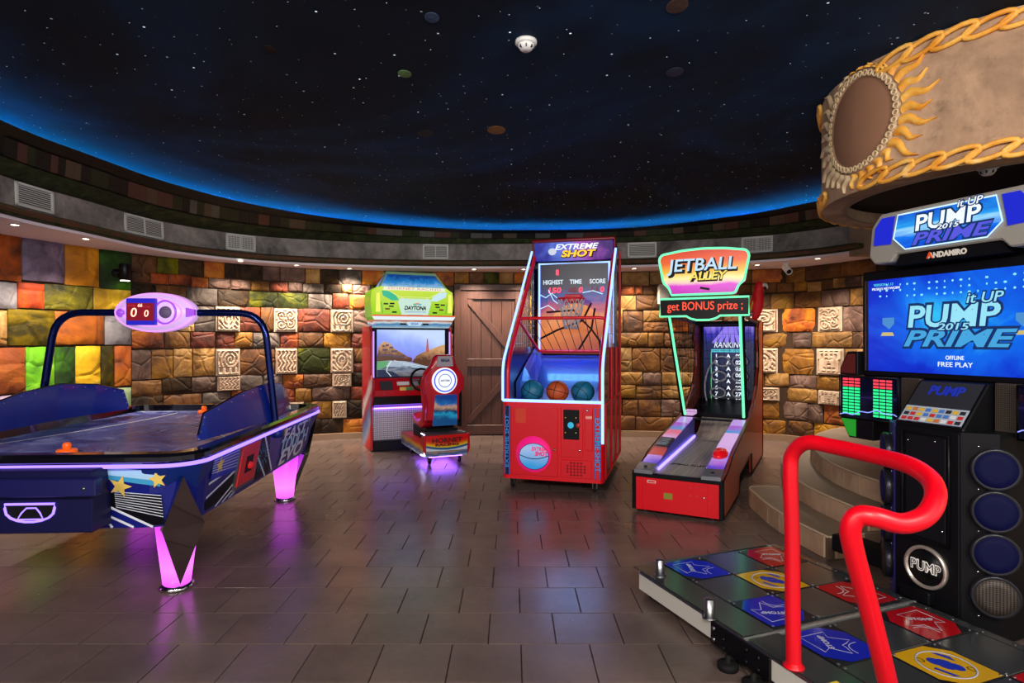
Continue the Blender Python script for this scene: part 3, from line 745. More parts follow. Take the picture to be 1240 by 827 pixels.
flatline([(-.76, -1.12), (.6, -1.12)], .018, .7795, wl_, b); flatline([(-.76, 1.12), (.6, 1.12)], .018, .7795, wl_, b)
flatline([(-.74 + .40 * math.sin(R(j)), -.95 + 1.95 * j / 90) for j in range(0, 96, 6)], .022, .7795, wl_, b)
flatline([(.74 - .34 * math.sin(R(j)) ** 2, -.6 + 1.2 * j / 180) for j in range(0, 186, 6)], .022, .7795, wl_, b)
flatline(circ((0, 0, 0), .2, 24, 'xy') + [(.2, 0, 0)], .018, .7795, wl_, b) if False else None
for i in range(7): flatline([(-.1 + .09 * i, -.3 + .1 * i), (.05 + .09 * i, .25 + .1 * i)], .008 + .006 * (i % 3), .7795, mat('pale_blue_print', '8e9cd0', .4), b)
b.done('field_lines', pf)
# cabinet graphics: planes of the tapering sides
def FF(x, z, o=.005): t_ = (.79 - z) / .37; return (x, -(HY - .03) + .07 * t_ - o, z)
def SF(y, z, o=.005): t_ = (.79 - z) / .37; return ((HX - .03) - .07 * t_ + o, y, z)
pale = mat('pale_blue_print2', 'a8d4ec', .4); sky_ = mat('sky_blue_print', '3f9fc8', .4); royal = mat('royal_blue_print', '1730b0', .4); yel = mat('yellow_print', 'e8c860', .5); inkb = mat('ink_black_print', '0a0a12', .4)
lay = [0]
def split(b, name, par):
    for f, mi in zip(b.f, b.m):
        q = PB(); q.poly([b.v[i] for i in f], b.mats[mi]); q.done(name, par)
b = PB()
def deco(F, pts, m, bb):
    lay[0] += 1; o = .003 + .0002 * (lay[0] % 30); bb.poly([F(a, c, o) for a, c in pts], m)
def dline(F, a, c, w, m, bb):
    a, c = Vector(a), Vector(c); d = (c - a).normalized() * w / 2; q = Vector((-d.y, d.x)); deco(F, [a - q, c - q, c + q, a + q], m, bb)
deco(FF, [(.40, .76), (.68, .735), (.68, .68), (.40, .72)], pale, b); deco(FF, [(.40, .72), (.68, .68), (.68, .65), (.40, .695)], sky_, b)
deco(FF, [(.40, .62), (.68, .60), (.68, .44), (.60, .43), (.40, .55)], inkb, b)
for i in range(8): dline(FF, (.44, .625 - i * .012), (.68, .60 - i * .017), .004, wl_, b)
for i in range(2): dline(FF, (.40, .545 - i * .055), (.40 + .22 - i * .1, .425), .014, wl_, b)
for i in range(6): dline(FF, (-.3 + i * .14, .445), (-.34 + i * .15, .425), .014, wl_, b)
split(b, 'graphic_stripe', ah)
for q in (star(.475, .655, .062, 70), star(.67, .69, .05, 100)): b = PB(); deco(FF, q, yel, b); b.done('star', ah, 'yellow printed star')
b = PB()
deco(SF, [(-1.0, .76), (-.62, .76), (-.62, .60), (-1.0, .62)], royal, b)
for i in range(7): dline(SF, (-1.0, .745 - i * .014), (-.62, .75 - i * .02), .004, wl_, b)
dline(SF, (-1.0, .60), (-.66, .63), .014, wl_, b); dline(SF, (-1.0, .52), (-.62, .60), .014, wl_, b)
deco(SF, [(-1.0, .50), (-.62, .585), (-.62, .46), (-.98, .44)], inkb, b)
for i in range(3): dline(SF, (-.85 + i * .1, .43), (-.60 + i * .06, .52 - .02 * i), .012, wl_, b)
deco(SF, [(-.26, .44), (-.26, .76), (-.08, .76), (.06, .44)], inkb, b)
dline(SF, (-.20, .77), (.12, .44), .02, wl_, b); dline(SF, (-.26, .62), (-.02, .43), .016, wl_, b)
for i in range(14): a = R(10 + i * 26); dline(SF, (-.15 + .04 * math.cos(a), .60 + .03 * math.sin(a)), (-.15 + .13 * math.cos(a), .60 + .11 * math.sin(a)), .006, sky_, b)
for i in range(6): dline(SF, (.55, .755 - i * .009), (1.05, .745 - i * .016), .003, sky_, b)
split(b, 'graphic_stripe', ah)
for q in (star(-.9, .69, .055, 95), star(-.66, .62, .04, 80), star(-.24, .73, .05, 95), star(.30, .71, .055, 90), star(.95, .735, .05, 85)): b = PB(); deco(SF, q, yel, b); b.done('star', ah, 'yellow printed star')
SR = Matrix((Vector((0, 1, 0)), Vector((.186, 0, .982)), Vector((.982, 0, -.186)))).transposed().to_euler()
lp = SF(.55, .67, .008); text(ah, 'FAST', lp, .15, wl_, .62, SR, .2, .002)
lp = SF(.58, .585, .009); text(ah, 'TOUCH', lp, .17, pale, .72, SR, .1, .003)
lp = SF(.52, .50, .011); text(ah, 'EVO', lp, .16, wl_, .6, SR, .3, .003)
# coin door
L = [SF(-.63, .46, .004), SF(-.28, .46, .004), SF(-.28, .765, .004), SF(-.63, .765, .004)]
cd = PB().loft([L, [(p[0] + .012, p[1], p[2]) for p in L]], steel, False, True).done('coin_door', ah)
L = [SF(-.60, .485, .012), SF(-.31, .485, .012), SF(-.31, .74, .012), SF(-.60, .74, .012)]
PB().loft([L, [(p[0] + .01, p[1], p[2]) for p in L]], mat('coral_red_panel', 'd83038', .4), False, True).done('door_plate', cd)
L = [SF(-.51, .555, .02), SF(-.40, .555, .02), SF(-.40, .665, .02), SF(-.51, .665, .02)]
PB().loft([L, [(p[0] + .006, p[1], p[2]) for p in L]], black, False, True).done('coin_slot_plate', cd)
PB().ball(SF(-.46, .60, .03), .024, glow('red_button_light', (1, .02, .03), .5), 10).done('coin_button', cd)
# front ball box with ledge and lit puck return
pb = PB().span(-.62, .42, -1.40, -1.24, .455, .768, nblk, .006).done('front_box', ah)
PB().span(-.66, .465, -1.45, -1.39, .648, .738, mat('blue_black_ledge', '14154e', .3), .006).done('ledge', pb)
PB().lathe([(0, -1.455), (.008, -1.455), (.008, -1.449), (0, -1.449)], steel, (.41, 0, .69), 8, 'y').done('screw', pb)
led2 = glow('violet_led_line', (.27, .16, 1), 2.6)
pr_ = [(.02, .605), (.26, .605)] + [(.14 + .12 * math.cos(R(a)), .585 - .07 * math.sin(R(a)) ** .8 if a not in (0, 180) else .585) for a in range(0, 181, 20)]
PB().tube([(x - .02, -1.404, z) for x, z in pr_], .006, led2, 6, True).done('puck_return_light', pb)
PB().prism([(x - .02, z) for x, z in pr_], -1.402, -1.39, 'xz', matte).done('puck_return', pb)
PB().tube([(.06, -1.404, .528), (.08, -1.404, .56), (.105, -1.404, .585), (.15, -1.404, .585), (.17, -1.404, .56), (.185, -1.404, .528)], .004, led2, 5, True).done('flap_light', pb)
# corner shrouds, chrome spears and legs
legm = ramp_mat('violet_glowing_leg', (0, 0, 1), 0, [(0, (.75, .05, .85)), (.12, (.95, .17, .95)), (.3, (.66, .07, .85)), (.45, (.32, .02, .7))], 5, .02, 1.8, .3)
mir = mat('chrome_mirror', 'b8b4b4', .08, 1)
for sx in (1, -1):
    for sy in (-1, 1):
        top = [(.60, 1.295, .765), (.74, 1.30, .765), (.865, 1.19, .765), (.865, 1.02, .765), (.6, 1.0, .765)]
        bot = [(.52, 1.06, .40), (.63, 1.09, .40), (.72, 1.02, .40), (.72, .88, .40), (.52, .86, .40)]
        fx = lambda P_: [(sx * x, sy * y, z) for x, y, z in P_]
        sh = PB().loft([fx(top), fx(bot)], navy2, True, True).done('corner_shroud', ah)
        lg = PB().lathe([(.118, .42), (.10, .25), (.082, .1), (.074, .03)], legm, (sx * .62, sy * .96, 0), 24).done('leg', ah, 'violet glowing translucent leg')
        PB().lathe([(.07, .03), (.085, .026), (.095, .012), (.095, 0), (0, 0)], chrome, (sx * .62, sy * .96, 0), 24).done('foot_plate', lg)
        sp = [(.815, 1.29, .71), (.655, 1.195, .392), (.675, 1.035, .04), (.81, 1.035, .392)]
        fr, bk = fx(sp), fx([(x - .03, y - .04, z) for x, y, z in sp])
        PB().add(fr + bk, [(0, 1, 3), (1, 2, 3), (4, 7, 5), (5, 7, 6), (0, 4, 5, 1), (1, 5, 6, 2), (2, 6, 7, 3), (3, 7, 4, 0)], mir).done('spear_plate', lg)
# arch with scoreboard
arch = PB().tube(fillet([(.84, .08, .72), (.745, .08, 1.635), (-.765, .08, 1.635), (-.90, .08, .72)], .2, 7), .026, mat('blue_chrome_tube', '0e1e58', .12, .7), 12).done('arch_tube', ah)
for x in (.84, -.9): PB().lathe([(.05, .70), (.05, .745), (.034, .76), (0, .76)], navy2, (x, .08, 0), 14).done('tube_socket', arch)
lilac = ramp_mat('lilac_lit_shell', (.8, 0, 0), .52, [(0, (.6, .28, .8)), (.5, (.62, .36, .8)), (1, (.75, .36, .88))], 9, .25, .62, .3, base='c8b0d8')
sb = PB(); N = 30
def egg(sc, y, sx=1): return [(-.03 + sx * (.30 * sc * math.cos(2 * PI * j / N) - .02), y, 1.635 + .148 * sc * math.sin(2 * PI * j / N)) for j in range(N)]
sb.loft([egg(.2, .17), egg(.85, .155), egg(1, .09), egg(.98, .05), egg(.86, .02), egg(.80, .015), egg(.76, .0), egg(.05, -.005)], lilac, True, True, smooth=True)
sbo = sb.done('scoreboard', ah, 'pointed oval scoreboard with lilac lit shell', loc=(.02, 0, 0))
PB().prism([(-.22, 1.54), (-.012, 1.54), (-.012, 1.735), (-.22, 1.735)], -.03, .02, 'xz', mat('blue_bezel', '2020b0', .3, 0, '2018c0', .5), .004).done('display_bezel', sbo)
PB().prism([(-.212, 1.572), (-.02, 1.572), (-.02, 1.70), (-.212, 1.70)], -.034, -.028, 'xz', glow('red_display_glass', (.45, .005, .03), .55)).done('display', sbo)
dig = glow('red_digit', (1, .35, .25), 3)
for s_, x, z, h in (('0', -.165, 1.628, .085), ('0', -.075, 1.622, .062), ('66', -.118, 1.682, .03)): text(sbo, s_, (x, -.0355, z), h * 1.1, dig, bold=.0005, shear=.12, name='digits')
text(sbo, 'POWER', (-.175, -.0355, 1.68), .02, glow('dim_red_print', (.6, .02, .05), 1), .05); text(sbo, 'SCORE', (-.07, -.0355, 1.672), .02, glow('dim_red_print', (.6, .02, .05), 1), .05)
for sc_, yy in ((.95, .045), (.70, .004)): PB().tube([(-.03 + .30 * sc_ * math.cos(2 * PI * j / 40) - .02, yy - .008, 1.635 + .148 * sc_ * math.sin(2 * PI * j / 40)) for j in range(40)], .006, glow('pink_edge_light', (.85, .35, 1), 1.1), 6, True).done('shell_ring', sbo)
PB().tube([(.045 + .075 * math.cos(2 * PI * j / 24), -.004, 1.635 + .085 * math.sin(2 * PI * j / 24)) for j in range(24)], .008, mat('violet_ring', '9040c8', .3, 0, (.35, .08, .75), .6), 6, True).done('speaker_ring', sbo)
PB().prism([(.19, 1.60), (.25, 1.615), (.25, 1.655), (.19, 1.67)], -.002, .03, 'xz', mat('violet_ring', '9040c8', .3)).done('tail_slot', sbo)
grl = mat('grille_grey', '6a5a80', .6)
PB().lathe([(0, -.012), (.042, -.01), (.046, .0), (.046, .02)], grl, (.045, 0, 1.635), 20, 'y').done('speaker', sbo)
PB().lathe([(0, -.014), (.026, -.012), (.032, .0), (.032, .02)], mat('violet_badge', '8030c0', .3, 0, (.4, .1, .8), .6), (-.275, 0, 1.63), 18, 'y').done('badge', sbo)
# clear blue guards on both long sides
def guard(sx):
    ys = [-.88, -.80, -.3, .12, .5, .78, .86]; hs = [.86, .98, 1.07, 1.10, 1.07, 1.0, .86]; xs = [.70, .715, .77, .80, .77, .71, .69]
    L = []
    for y, h, x in zip(ys, hs, xs): L.append([(sx * x, y, .83), (sx * (x + .012), y, .83), (sx * (x + .012 - (h - .83) * .18), y, h), (sx * (x - (h - .83) * .18), y, h)])
    g = PB().loft(L, mat('blue_guard', '0e2a98', .22, 0, coat=.3), True, True).done('side_guard', ah, 'dark blue curved side guard')
    PB().tube([(sx * (x + .006 - (h - .83) * .18), y, h + .003) for y, h, x in zip(ys, hs, xs)], .006, rimm, 6).done('guard_edge', g)
    r_ = PB()
    for i in range(19):
        t_ = i / 18 * 5.98; j = int(t_); f = t_ - j; y, h, x = [a_[j] + (a_[j + 1] - a_[j]) * f for a_ in (ys, hs, xs)]
        r_.ball((sx * (x + .006 - (h - .85) * .18), y, h - .02), .005, steel, 6, (3, 1, 1))
    r_.done('rivets', g)
guard(1); guard(-1)
PB().tube([(.775, -.08, .86), (.70, -.05, 1.04), (.70, .0, 1.04), (.775, -.03, .86)], .004, chrome, 5).done('guard_clip', ah)
# strikers
org = mat('orange_plastic', 'ff5a0a', .35, 0, (1, .18, .02), .25)
for lb, px, py in (('orange striker lying near the front edge of the air hockey table', 81, 549), ('orange striker lying at the far end of the air hockey table', 247, 500)):
    x, y = at_z(px, py, .779); t = thing('air_hockey_striker', lb, 'striker', (x, y, .779), 0, 'air hockey strikers')
    PB().lathe([(.048, 0), (.052, .004), (.052, .018), (.047, .024), (.04, .018), (.018, .016), (0, .016)], org, (0, 0, 0), 24).done('base', t)
    PB().lathe([(.02, .014), (.017, .03), (.022, .04), (.022, .052), (.014, .062), (0, .064)], org, (0, 0, 0), 20).done('grip', t)
# ------------------------------------------------------------------ basketball machine
bk = thing('basketball_arcade_machine', 'tall red basketball arcade machine with white neon edges in front of the door', 'arcade machine', (.375, 5.68, 0), -15.5)
w2 = .49
neon = glow('white_blue_neon', (.26, .42, 1.0), 2.4)
navyp = mat('dark_blue_panel', '0a1236', .25, coat=.3); bluep = mat('blue_chute', '0c3a9c', .3, coat=.3)
fp = PB().prism(rrect(w2, .09, .045, 0, 4, 0, .09) and [(x, y) for x, y, z in rrect(w2, .09, .05, 0, 4, 0, .09)], .10, .845, 'xy', red).done('front_panel', bk)
# panel lines, doors
dred = mat('dark_red_gap', '7c0208', .4)
def rectline(x0, x1, z0, z1, y, par, nm='door', m=None):
    o = PB().span(x0, x1, y - .006, y + .01, z0, z1, m or red, .004).done(nm, par); return o
rectline(-.40, .06, .14, .80, -.002, fp); d2 = rectline(.09, .30, .33, .80, -.002, fp, 'coin_door'); rectline(.09, .38, .14, .31, -.002, fp, 'speaker_panel'); d3 = rectline(.315, .39, .40, .80, -.002, fp)
PB().span(.115, .265, -.014, 0, .50, .78, black, .006).done('coin_plate', d2)
PB().lathe([(0, -.026), (.027, -.024), (.03, -.012)], glow('cyan_button', (.05, .5, .8), .9), (.185, 0, .635), 16, 'y').done('start_button', d2)
b = PB()
for a, c in ((-.05, .07), (.05, .07), (-.05, -.07), (.05, -.07)): b.lathe([(0, -.018), (.006, -.017), (.006, -.012)], yel, (.185 + a, 0, .635 + c), 8, 'y')
b.done('bolts', d2)
PB().lathe([(0, -.022), (.02, -.02), (.024, -.01)], mat('red_badge', 'c03028', .4), (.255, 0, .635), 14, 'y').done('round_badge', d2)
for x, z, pr in ((.27, .40, d2), (.03, .40, fp), (.34, .775, d3)): PB().lathe([(0, -.02), (.011, -.018), (.013, -.006)], chrome, (x, 0, z), 10, 'y').done('lock', pr)
PB().span(.325, .385, -.012, 0, .70, .725, mat('pink_sticker', 'f0a090', .5)).done('sticker', d3)
PB().span(-.35, -.25, -.0095, 0, .64, .78, mat('orange_red_sticker', 'd83818', .5)).done('sticker', fp)
h = PB()
for i in range(6):
    for j in range(5):
        if abs(i - 2.5) + abs(j - 2) < 3.6: h.lathe([(.0, -.009), (.011, -.0085), (.011, -.006)], dred, (.235 + (i - 2.5) * .032, 0, .225 + (j - 2) * .028), 6, 'y')
h.done('speaker_holes', fp)
# round logo
lg = PB().lathe([(0, -.012), (.172, -.012), (.172, -.006)], mat('magenta_decal', 'f01880', .4, 0, (1, .02, .25), .35), (-.175, 0, .345), 32, 'y').done('round_logo', fp, 'pink round logo with a pale blue ball')
ballp = ramp_mat('pale_blue_ball_decal', (0, 0, 3), -.7, [(0, '3aa8f0'), (.5, 'b8d4ff'), (1, '6a9cf4')], 3, .3, .75, .4)
PB().poly([(-.17 + .145 * math.cos(2 * PI * j / 28), -.0125, .325 + .125 * math.sin(2 * PI * j / 28)) for j in range(28)], ballp).done('ball_print', lg)
b = PB(); lnk = mat('navy_ink', '101840', .5)
b.tube([(-.315 + .29 * j / 12, -.0135, .325 - .035 * math.sin(PI * j / 12) + .012) for j in range(13)], .004, lnk, 5)
b.tube([(-.17 + .145 * math.cos(R(a)), -.0135, .325 + .125 * math.sin(R(a))) for a in range(0, 360, 15)], .003, lnk, 4, True)
b.done('ball_lines', lg)
mg = mat('magenta_ink', 'e01070', .5, 0, (1, .02, .2), .3)
text(lg, 'EXTREME', (-.11, -.0145, .395), .05, mg, .17, bold=.002, shear=.2); text(lg, 'SHOT', (-.10, -.0145, .35), .055, mg, .13, bold=.003, shear=.2)
# vertical lettering on both front corners
vst = mat('blue_stripe_print', '2a62c0', .4); skyt = mat('sky_blue_ink', '2aa0f0', .4)
for x in (-.435, .435):
    b = PB()
    for dx in (-.022, .022): b.span(x + dx - .004, x + dx + .004, -.0095, 0, .14, .80, vst)
    if x < 0: b.span(x - .02, x + .02, -.009, 0, .14, .80, navyp)
    b.done('corner_stripe', fp)
text(fp, 'EXTREME SHOT', (.435, -.0105, .46), .07, skyt, .5, (0, R(90), 0) and Matrix(((0, -1, 0), (0, 0, -1), (1, 0, 0))).to_euler() and Matrix(((0, 1, 0), (0, 0, -1), (-1, 0, 0))).to_euler(), 0, .001)
text(fp, 'EXTREME SHOT', (-.435, -.0105, .46), .05, skyt, .5, Matrix(((0, -1, 0), (0, 0, -1), (1, 0, 0))).to_euler(), 0, .0)
# sides
prof = [(.03, .85), (.03, 1.20), (1.24, 2.46), (1.24, 2.5)]
for sx in (-1, 1):
    x0, x1 = sx * (w2 - .03), sx * w2
    sp = PB().prism([(.10, .10), (1.62, .10), (1.62, .84), (.10, .84)], x0, x1, 'yz', navyp, .004).prism([(.06, .84), (1.62, .84), (1.62, 1.36), (.20, 1.36), (.06, 1.22)], x0 + sx * .008, x1 - sx * .006, 'yz', navyp).prism([(1.22, 1.36), (1.62, 1.36), (1.62, 2.5), (1.28, 2.5), (1.22, 2.4)], x0, x1, 'yz', navyp).done('side_panel', bk)
    fr = PB()
    for q in ([(.12, .12), (.12, .82)], [(.62, .12), (.62, 1.36)], [(1.1, .12), (1.1, 1.36)], [(1.6, .12), (1.6, 2.48)], [(.12, .82), (1.6, .82)], [(.12, .12), (1.6, .12)]): fr.tube([(x1 + sx * .004, a, c) for a, c in q], .011, red, 4)
    fr.done('panel_frame', sp)
    rp = [(sx * (w2 - .035), y + .05, z) for y, z in prof[:3]] + [(sx * (w2 - .035), 1.30, 2.52)]
    PB().tube(fillet(rp, .12), .022, red, 8).done('side_rail', bk)
    npth = [(sx * (w2 - .008), y + .0, z) for y, z in ((.0, .47 if sx > 0 else .85), (0, .86), (.0, 1.21), (1.2, 2.46))]
    PB().tube(fillet(npth, .12), .013, neon, 8).done('neon_tube', bk, 'white blue neon edge tube')
    nn = PB()
    for i in range(11):
        z = 1.40 + .1 * i; y0 = .06 + (z - 1.2) * .96; 
        if y0 < 1.2: nn.tube([(sx * (w2 - .03), y0, z), (sx * (w2 - .03), 1.24, z)], .0028, steel, 4)
    for i in range(11):
        y = .27 + .09 * i; z1 = 1.2 + (y - .06) / .96
        nn.tube([(sx * (w2 - .03), y, 1.36), (sx * (w2 - .03), y, z1)], .0028, steel, 4)
    nn.done('wire_net', bk, kind='stuff')
PB().span(-w2 + .03, w2 - .03, 1.58, 1.62, .1, 2.5, navyp).done('back_panel', bk)
PB().tube([(-w2 + .01, -.004, .853), (w2 - .01, -.004, .853)], .014, neon, 8).done('neon_sill', bk, 'white blue neon tube along the front edge')
# blue chute inside
PB().loft([[(-w2 + .03, .05, .80), (w2 - .03, .05, .80)], [(-w2 + .03, .42, .81), (w2 - .03, .42, .81)], [(-w2 + .03, .75, .92), (w2 - .03, .75, .92)], [(-w2 + .03, 1.28, 1.26), (w2 - .03, 1.28, 1.26)]], bluep, closed=False).done('ball_ramp', bk)
for sx in (-1, 1): PB().loft([[(sx * .455, .40, .815), (sx * .455, .40, 1.0)], [(sx * .33, .75, .925), (sx * .455, .75, 1.15)], [(sx * .36, 1.27, 1.255), (sx * .455, 1.27, 1.36)]], bluep, closed=False).done('ramp_wing', bk)
lb_ = bpy.data.lights.new('lamp', 'AREA'); lb_.energy = 5; lb_.color = (.12, .4, 1); lb_.size = .7; lb_.shape = 'RECTANGLE'; lb_.size_y = .08
lo = bpy.data.objects.new('lamp', lb_); COL.objects.link(lo); lo.parent = bk; lo.location = (0, 1.10, 1.50); lo.rotation_euler = (R(-25), 0, 0)
# backboard
bbm_ = ramp_mat('backboard_print', (0, 0, 1), -1.3, [(0, '8a2c10'), (.12, 'd8642a'), (.38, 'e88a48'), (.52, 'b8406a'), (.62, '1a3a9c'), (.75, '0a1234'), (1, '070a22')], 4, .35, .85, .3, dist=1.5)
bb = PB().span(-.43, .43, 1.27, 1.31, 1.28, 2.34, bbm_).done('backboard', bk, 'lit backboard with a big orange ball print')
def disc_xz(cx, cz, rx, rz, y, m, a0=0, a1=360, n=32): return PB().poly([(cx + rx * math.cos(R(a0 + (a1 - a0) * j / n)), y, cz + rz * math.sin(R(a0 + (a1 - a0) * j / n))) for j in range(n)], m)
orb = ramp_mat('orange_ball_print', (-.6, 0, 1.2), -1.5, [(0, 'a83c10'), (.5, 'e8803c'), (1, 'f0b070')], 7, .3, .9, .3)
PB().poly([(x, 1.2675, z) for x, z in [(-.41, 1.31), (.41, 1.31), (.41, 1.62)] + [(.36 * math.cos(R(a)) + .02, 1.42 + .44 * math.sin(R(a))) for a in range(20, 161, 10)] + [(-.41, 1.6)]], orb).done('ball_print', bb)
b = PB()
b.tube([(-.40, 1.264, 1.45), (-.2, 1.264, 1.55), (.1, 1.264, 1.66), (.2, 1.264, 1.86)], .012, inkb, 5); b.tube([(-.32, 1.264, 1.76), (0, 1.264, 1.78), (.1, 1.264, 1.66), (.2, 1.264, 1.56), (.1, 1.264, 1.4), (.05, 1.264, 1.32)], .012, inkb, 5); b.tube([(.24, 1.264, 1.8), (.2, 1.264, 1.56), (.3, 1.264, 1.42), (.3, 1.264, 1.33)], .012, inkb, 5)
b.done('ball_seams', bb)
bolt = glow('pale_blue_streak', (.45, .7, 1), 1.4)
b = PB()
for pts in ([(-.41, 1.97), (-.33, 1.93), (-.26, 1.98), (-.17, 1.90), (-.1, 1.94)], [(-.40, 1.80), (-.3, 1.84), (-.22, 1.78)], [(-.3, 2.02), (-.24, 1.9), (-.19, 1.86)], [(.1, 1.98), (.22, 2.0), (.33, 1.96)]): b.tube([(x, 1.264, z) for x, z in pts], .005, bolt, 4)
b.done('lightning_print', bb)
wtx = glow('white_print_lit', (.75, .85, .95), 1); rdig = glow('red_led_digits', (1, .05, .10), 2.2); ddig = glow('dim_red_digits', (.25, .01, .03), 1)
for s_, x in (('HIGHEST', -.245), ('TIME', .02), ('SCORE', .27)): text(bb, s_, (x, 1.264, 2.105), .07, wtx, {'HIGHEST': .235, 'TIME': .14, 'SCORE': .18}[s_], bold=.002)
for s_, x, w in (('150', -.235, .15), ('0', .075, .045), ('0', .32, .045)): text(bb, s_, (x, 1.264, 2.01), .085, rdig, w, bold=.002, shear=.12, name='digits')
text(bb, '88', (-.02, 1.264, 2.01), .085, ddig, .1, shear=.12, name='digits'); text(bb, '11', (.23, 1.264, 2.01), .085, ddig, .08, shear=.12, name='digits')
PB().span(-.21, -.18, 1.262, 1.268, 2.19, 2.25, rdig).done('indicator', bb)
PB().tube([(-.405, 1.25, 1.30), (-.405, 1.25, 2.32), (.405, 1.25, 2.32), (.405, 1.25, 1.30)], .014, neon, 8, True).done('neon_frame', bb, 'white blue neon frame')
PB().tube([(.455, 1.27, 1.40), (.455, 1.27, 2.36)], .012, neon, 8).done('neon_post', bk)
# marquee
mqm = ramp_mat('space_marquee_print', (1.3, 0, 0), .5, [(0, '2a2c9c'), (.3, '5a78e0'), (.5, '8a70d8'), (.7, 'a850c0'), (1, '3a1470')], 6, .7, .9, .3, dist=1)
mq = PB().prism([(1.22, 2.36), (1.32, 2.36), (1.34, 2.56), (1.18, 2.555)], -.45, .45, 'yz', mqm).done('marquee', bk, 'lit purple blue sign board')
PB().tube([(-.47, 1.24, 2.34), (-.47, 1.20, 2.58), (.47, 1.20, 2.58), (.47, 1.24, 2.34)], .022, mat('dark_red_paint', '7a0818', .35), 8).done('marquee_frame', mq)
PB().span(-.46, .46, 1.2, 1.62, 2.56, 2.59, mat('dark_red_paint', '7a0818', .35)).done('top_cover', bk)
MR = (R(90 + 11.5), 0, 0)
text(mq, 'EXTREME', (.03, 1.186, 2.498), .085, glow('white_blue_letters', (.8, .88, 1), 1.3), .5, MR, .3, .002)
text(mq, 'SHOT', (.05, 1.199, 2.42), .10, glow('amber_letters', (1, .55, .04), 1.3), .40, MR, .2, .004)
text(mq, 'SHOT', (.055, 1.2035, 2.415), .105, inkb, .42, MR, .2, .009)
PB().ball((-.24, 1.20, 2.46), .05, glow('pale_comet', (.7, .75, .9), .9), 10, (1, .2, 1)).done('comet_print', mq)
# hoop
hp = PB().tube([(.0 + .15 * math.cos(2 * PI * j / 24), 1.08 + .15 * math.sin(2 * PI * j / 24), 1.90) for j in range(24)], .011, red, 8, True).done('hoop', bk, 'red hoop with white string net')
PB().span(-.10, .10, 1.2, 1.268, 1.86, 1.96, red, .01).done('hoop_bracket', hp)
nt = PB(); 
for j in range(14):
    for dr_ in (1, -1):
        pth = []
        for q in range(8):
            t_ = q / 7; a = 2 * PI * (j / 14) + dr_ * t_ * 1.1; r_ = .148 * (1 - .5 * t_); pth.append((r_ * math.cos(a), 1.08 + r_ * math.sin(a), 1.895 - .34 * t_))
        nt.tube(pth, .0042, mat('net_string', 'c8ccd4', .7), 4)
nt.done('hoop_net', hp, kind='stuff')
# front guard with wires
gd = PB().tube(fillet([(-.40, 1.2, 1.31), (-.455, .46, 1.66), (.455, .46, 1.66), (.40, 1.2, 1.31)], .08), .017, red, 8).tube([(-.40, 1.2, 1.31), (.40, 1.2, 1.31)], .017, red, 8).done('front_guard', bk, 'red tube guard rail with dark wires')
b = PB()
for i in range(1, 9): u = i / 9 * 2 - 1; b.tube([(u * .40, 1.19, 1.315), (u * .45, .47, 1.655)], .004, matte, 4)
b.done('guard_wires', gd)
for x, y in ((-.40, .08), (.40, .08), (-.40, 1.5), (.40, 1.5)): caster(bk, x, y, .10)
# balls
def bball(lx, ly, lz, col, rot, lb, r_=.112):
    root = bk.location; a = R(-15.5); wx, wy = root.x + lx * math.cos(a) - ly * math.sin(a), root.y + lx * math.sin(a) + ly * math.cos(a)
    t = thing('basketball', lb, 'ball', (wx, wy, lz), 0, 'basketballs in the machine tray'); t.rotation_euler = rot
    PB().ball((0, 0, 0), r_, col, 24).done('ball_cover', t)
    b = PB(); m_ = mat('ball_seam', '140c0a', .6)
    b.tube(circ((0, 0, 0), r_, 32, 'xz'), .003, m_, 4, True); b.tube(circ((0, 0, 0), r_, 32, 'xy'), .003, m_, 4, True)
    for sg in (1, -1): b.tube([Vector((sg * (.055 + .045 * math.cos(w) ** 2 * 1), math.sin(w) * .1, math.cos(w) * .1)).normalized() * r_ for w in [2 * PI * j / 28 for j in range(28)]], .003, m_, 4, True)
    b.done('seams', t)
orgball = mat('orange_leather', 'c0501c', .55); tealb = mat('teal_rubber', '0c6a88', .5)
bball(-.25, .27, .925, tealb, (.3, .4, .2), 'teal basketball on the left of the machine tray'); bball(.003, .275, .924, orgball, (.2, .2, 1.2), 'orange basketball in the middle of the machine tray'); bball(.255, .27, .925, tealb, (.5, -.3, .8), 'teal basketball on the right of the machine tray')
# ------------------------------------------------------------------ racing cabinet
rc = thing('racing_arcade_cabinet', 'sit-down racing arcade cabinet with a lime green car front on top', 'arcade machine', (-1.31, 7.94, 0), 24)
redd = mat('crimson_shell', 'b80a20', .3, coat=.3)
sidep = ramp_mat('racing_side_print', (0, .7, 1), 0, [(0, '14141c'), (.10, '9c1c24'), (.28, 'c82828'), (.40, '8a98b0'), (.5, '6a7ca8'), (.62, '4a5c90'), (.72, 'a02030'), (.85, 'b4b4bc'), (1, 'a01828')], 3, .3, 1, .35, False, dist=1)
for sx in (-1, 1):
    PB().prism([(0, .0), (.62, .0), (.62, 1.62), (.1, 1.62), (.04, 1.45), (.04, .98), (-.06, .92), (-.04, .70), (.05, .55)], sx * .52, sx * .555, 'yz', sidep, .004).done('side_panel', rc)
    PB().tube([(sx * .515, .03, .95), (sx * .515, .03, 1.55)], .010, ledp, 6).done('neon_tube', rc, 'violet neon tube beside the screen')
    PB().tube(fillet([(sx * .538, .0, .02), (sx * .538, .045, .56), (sx * .538, -.05, .71), (sx * .538, -.065, .92), (sx * .538, .035, .99), (sx * .538, .035, 1.47), (sx * .538, .1, 1.62)], .04), .013, redd, 6).done('edge_trim', rc)
PB().span(-.52, .52, .1, .6, 0, 1.6, matte).done('cabinet', rc)
PB().span(-.52, .52, -.01, .12, 0, .13, black, .005).done('base', rc)
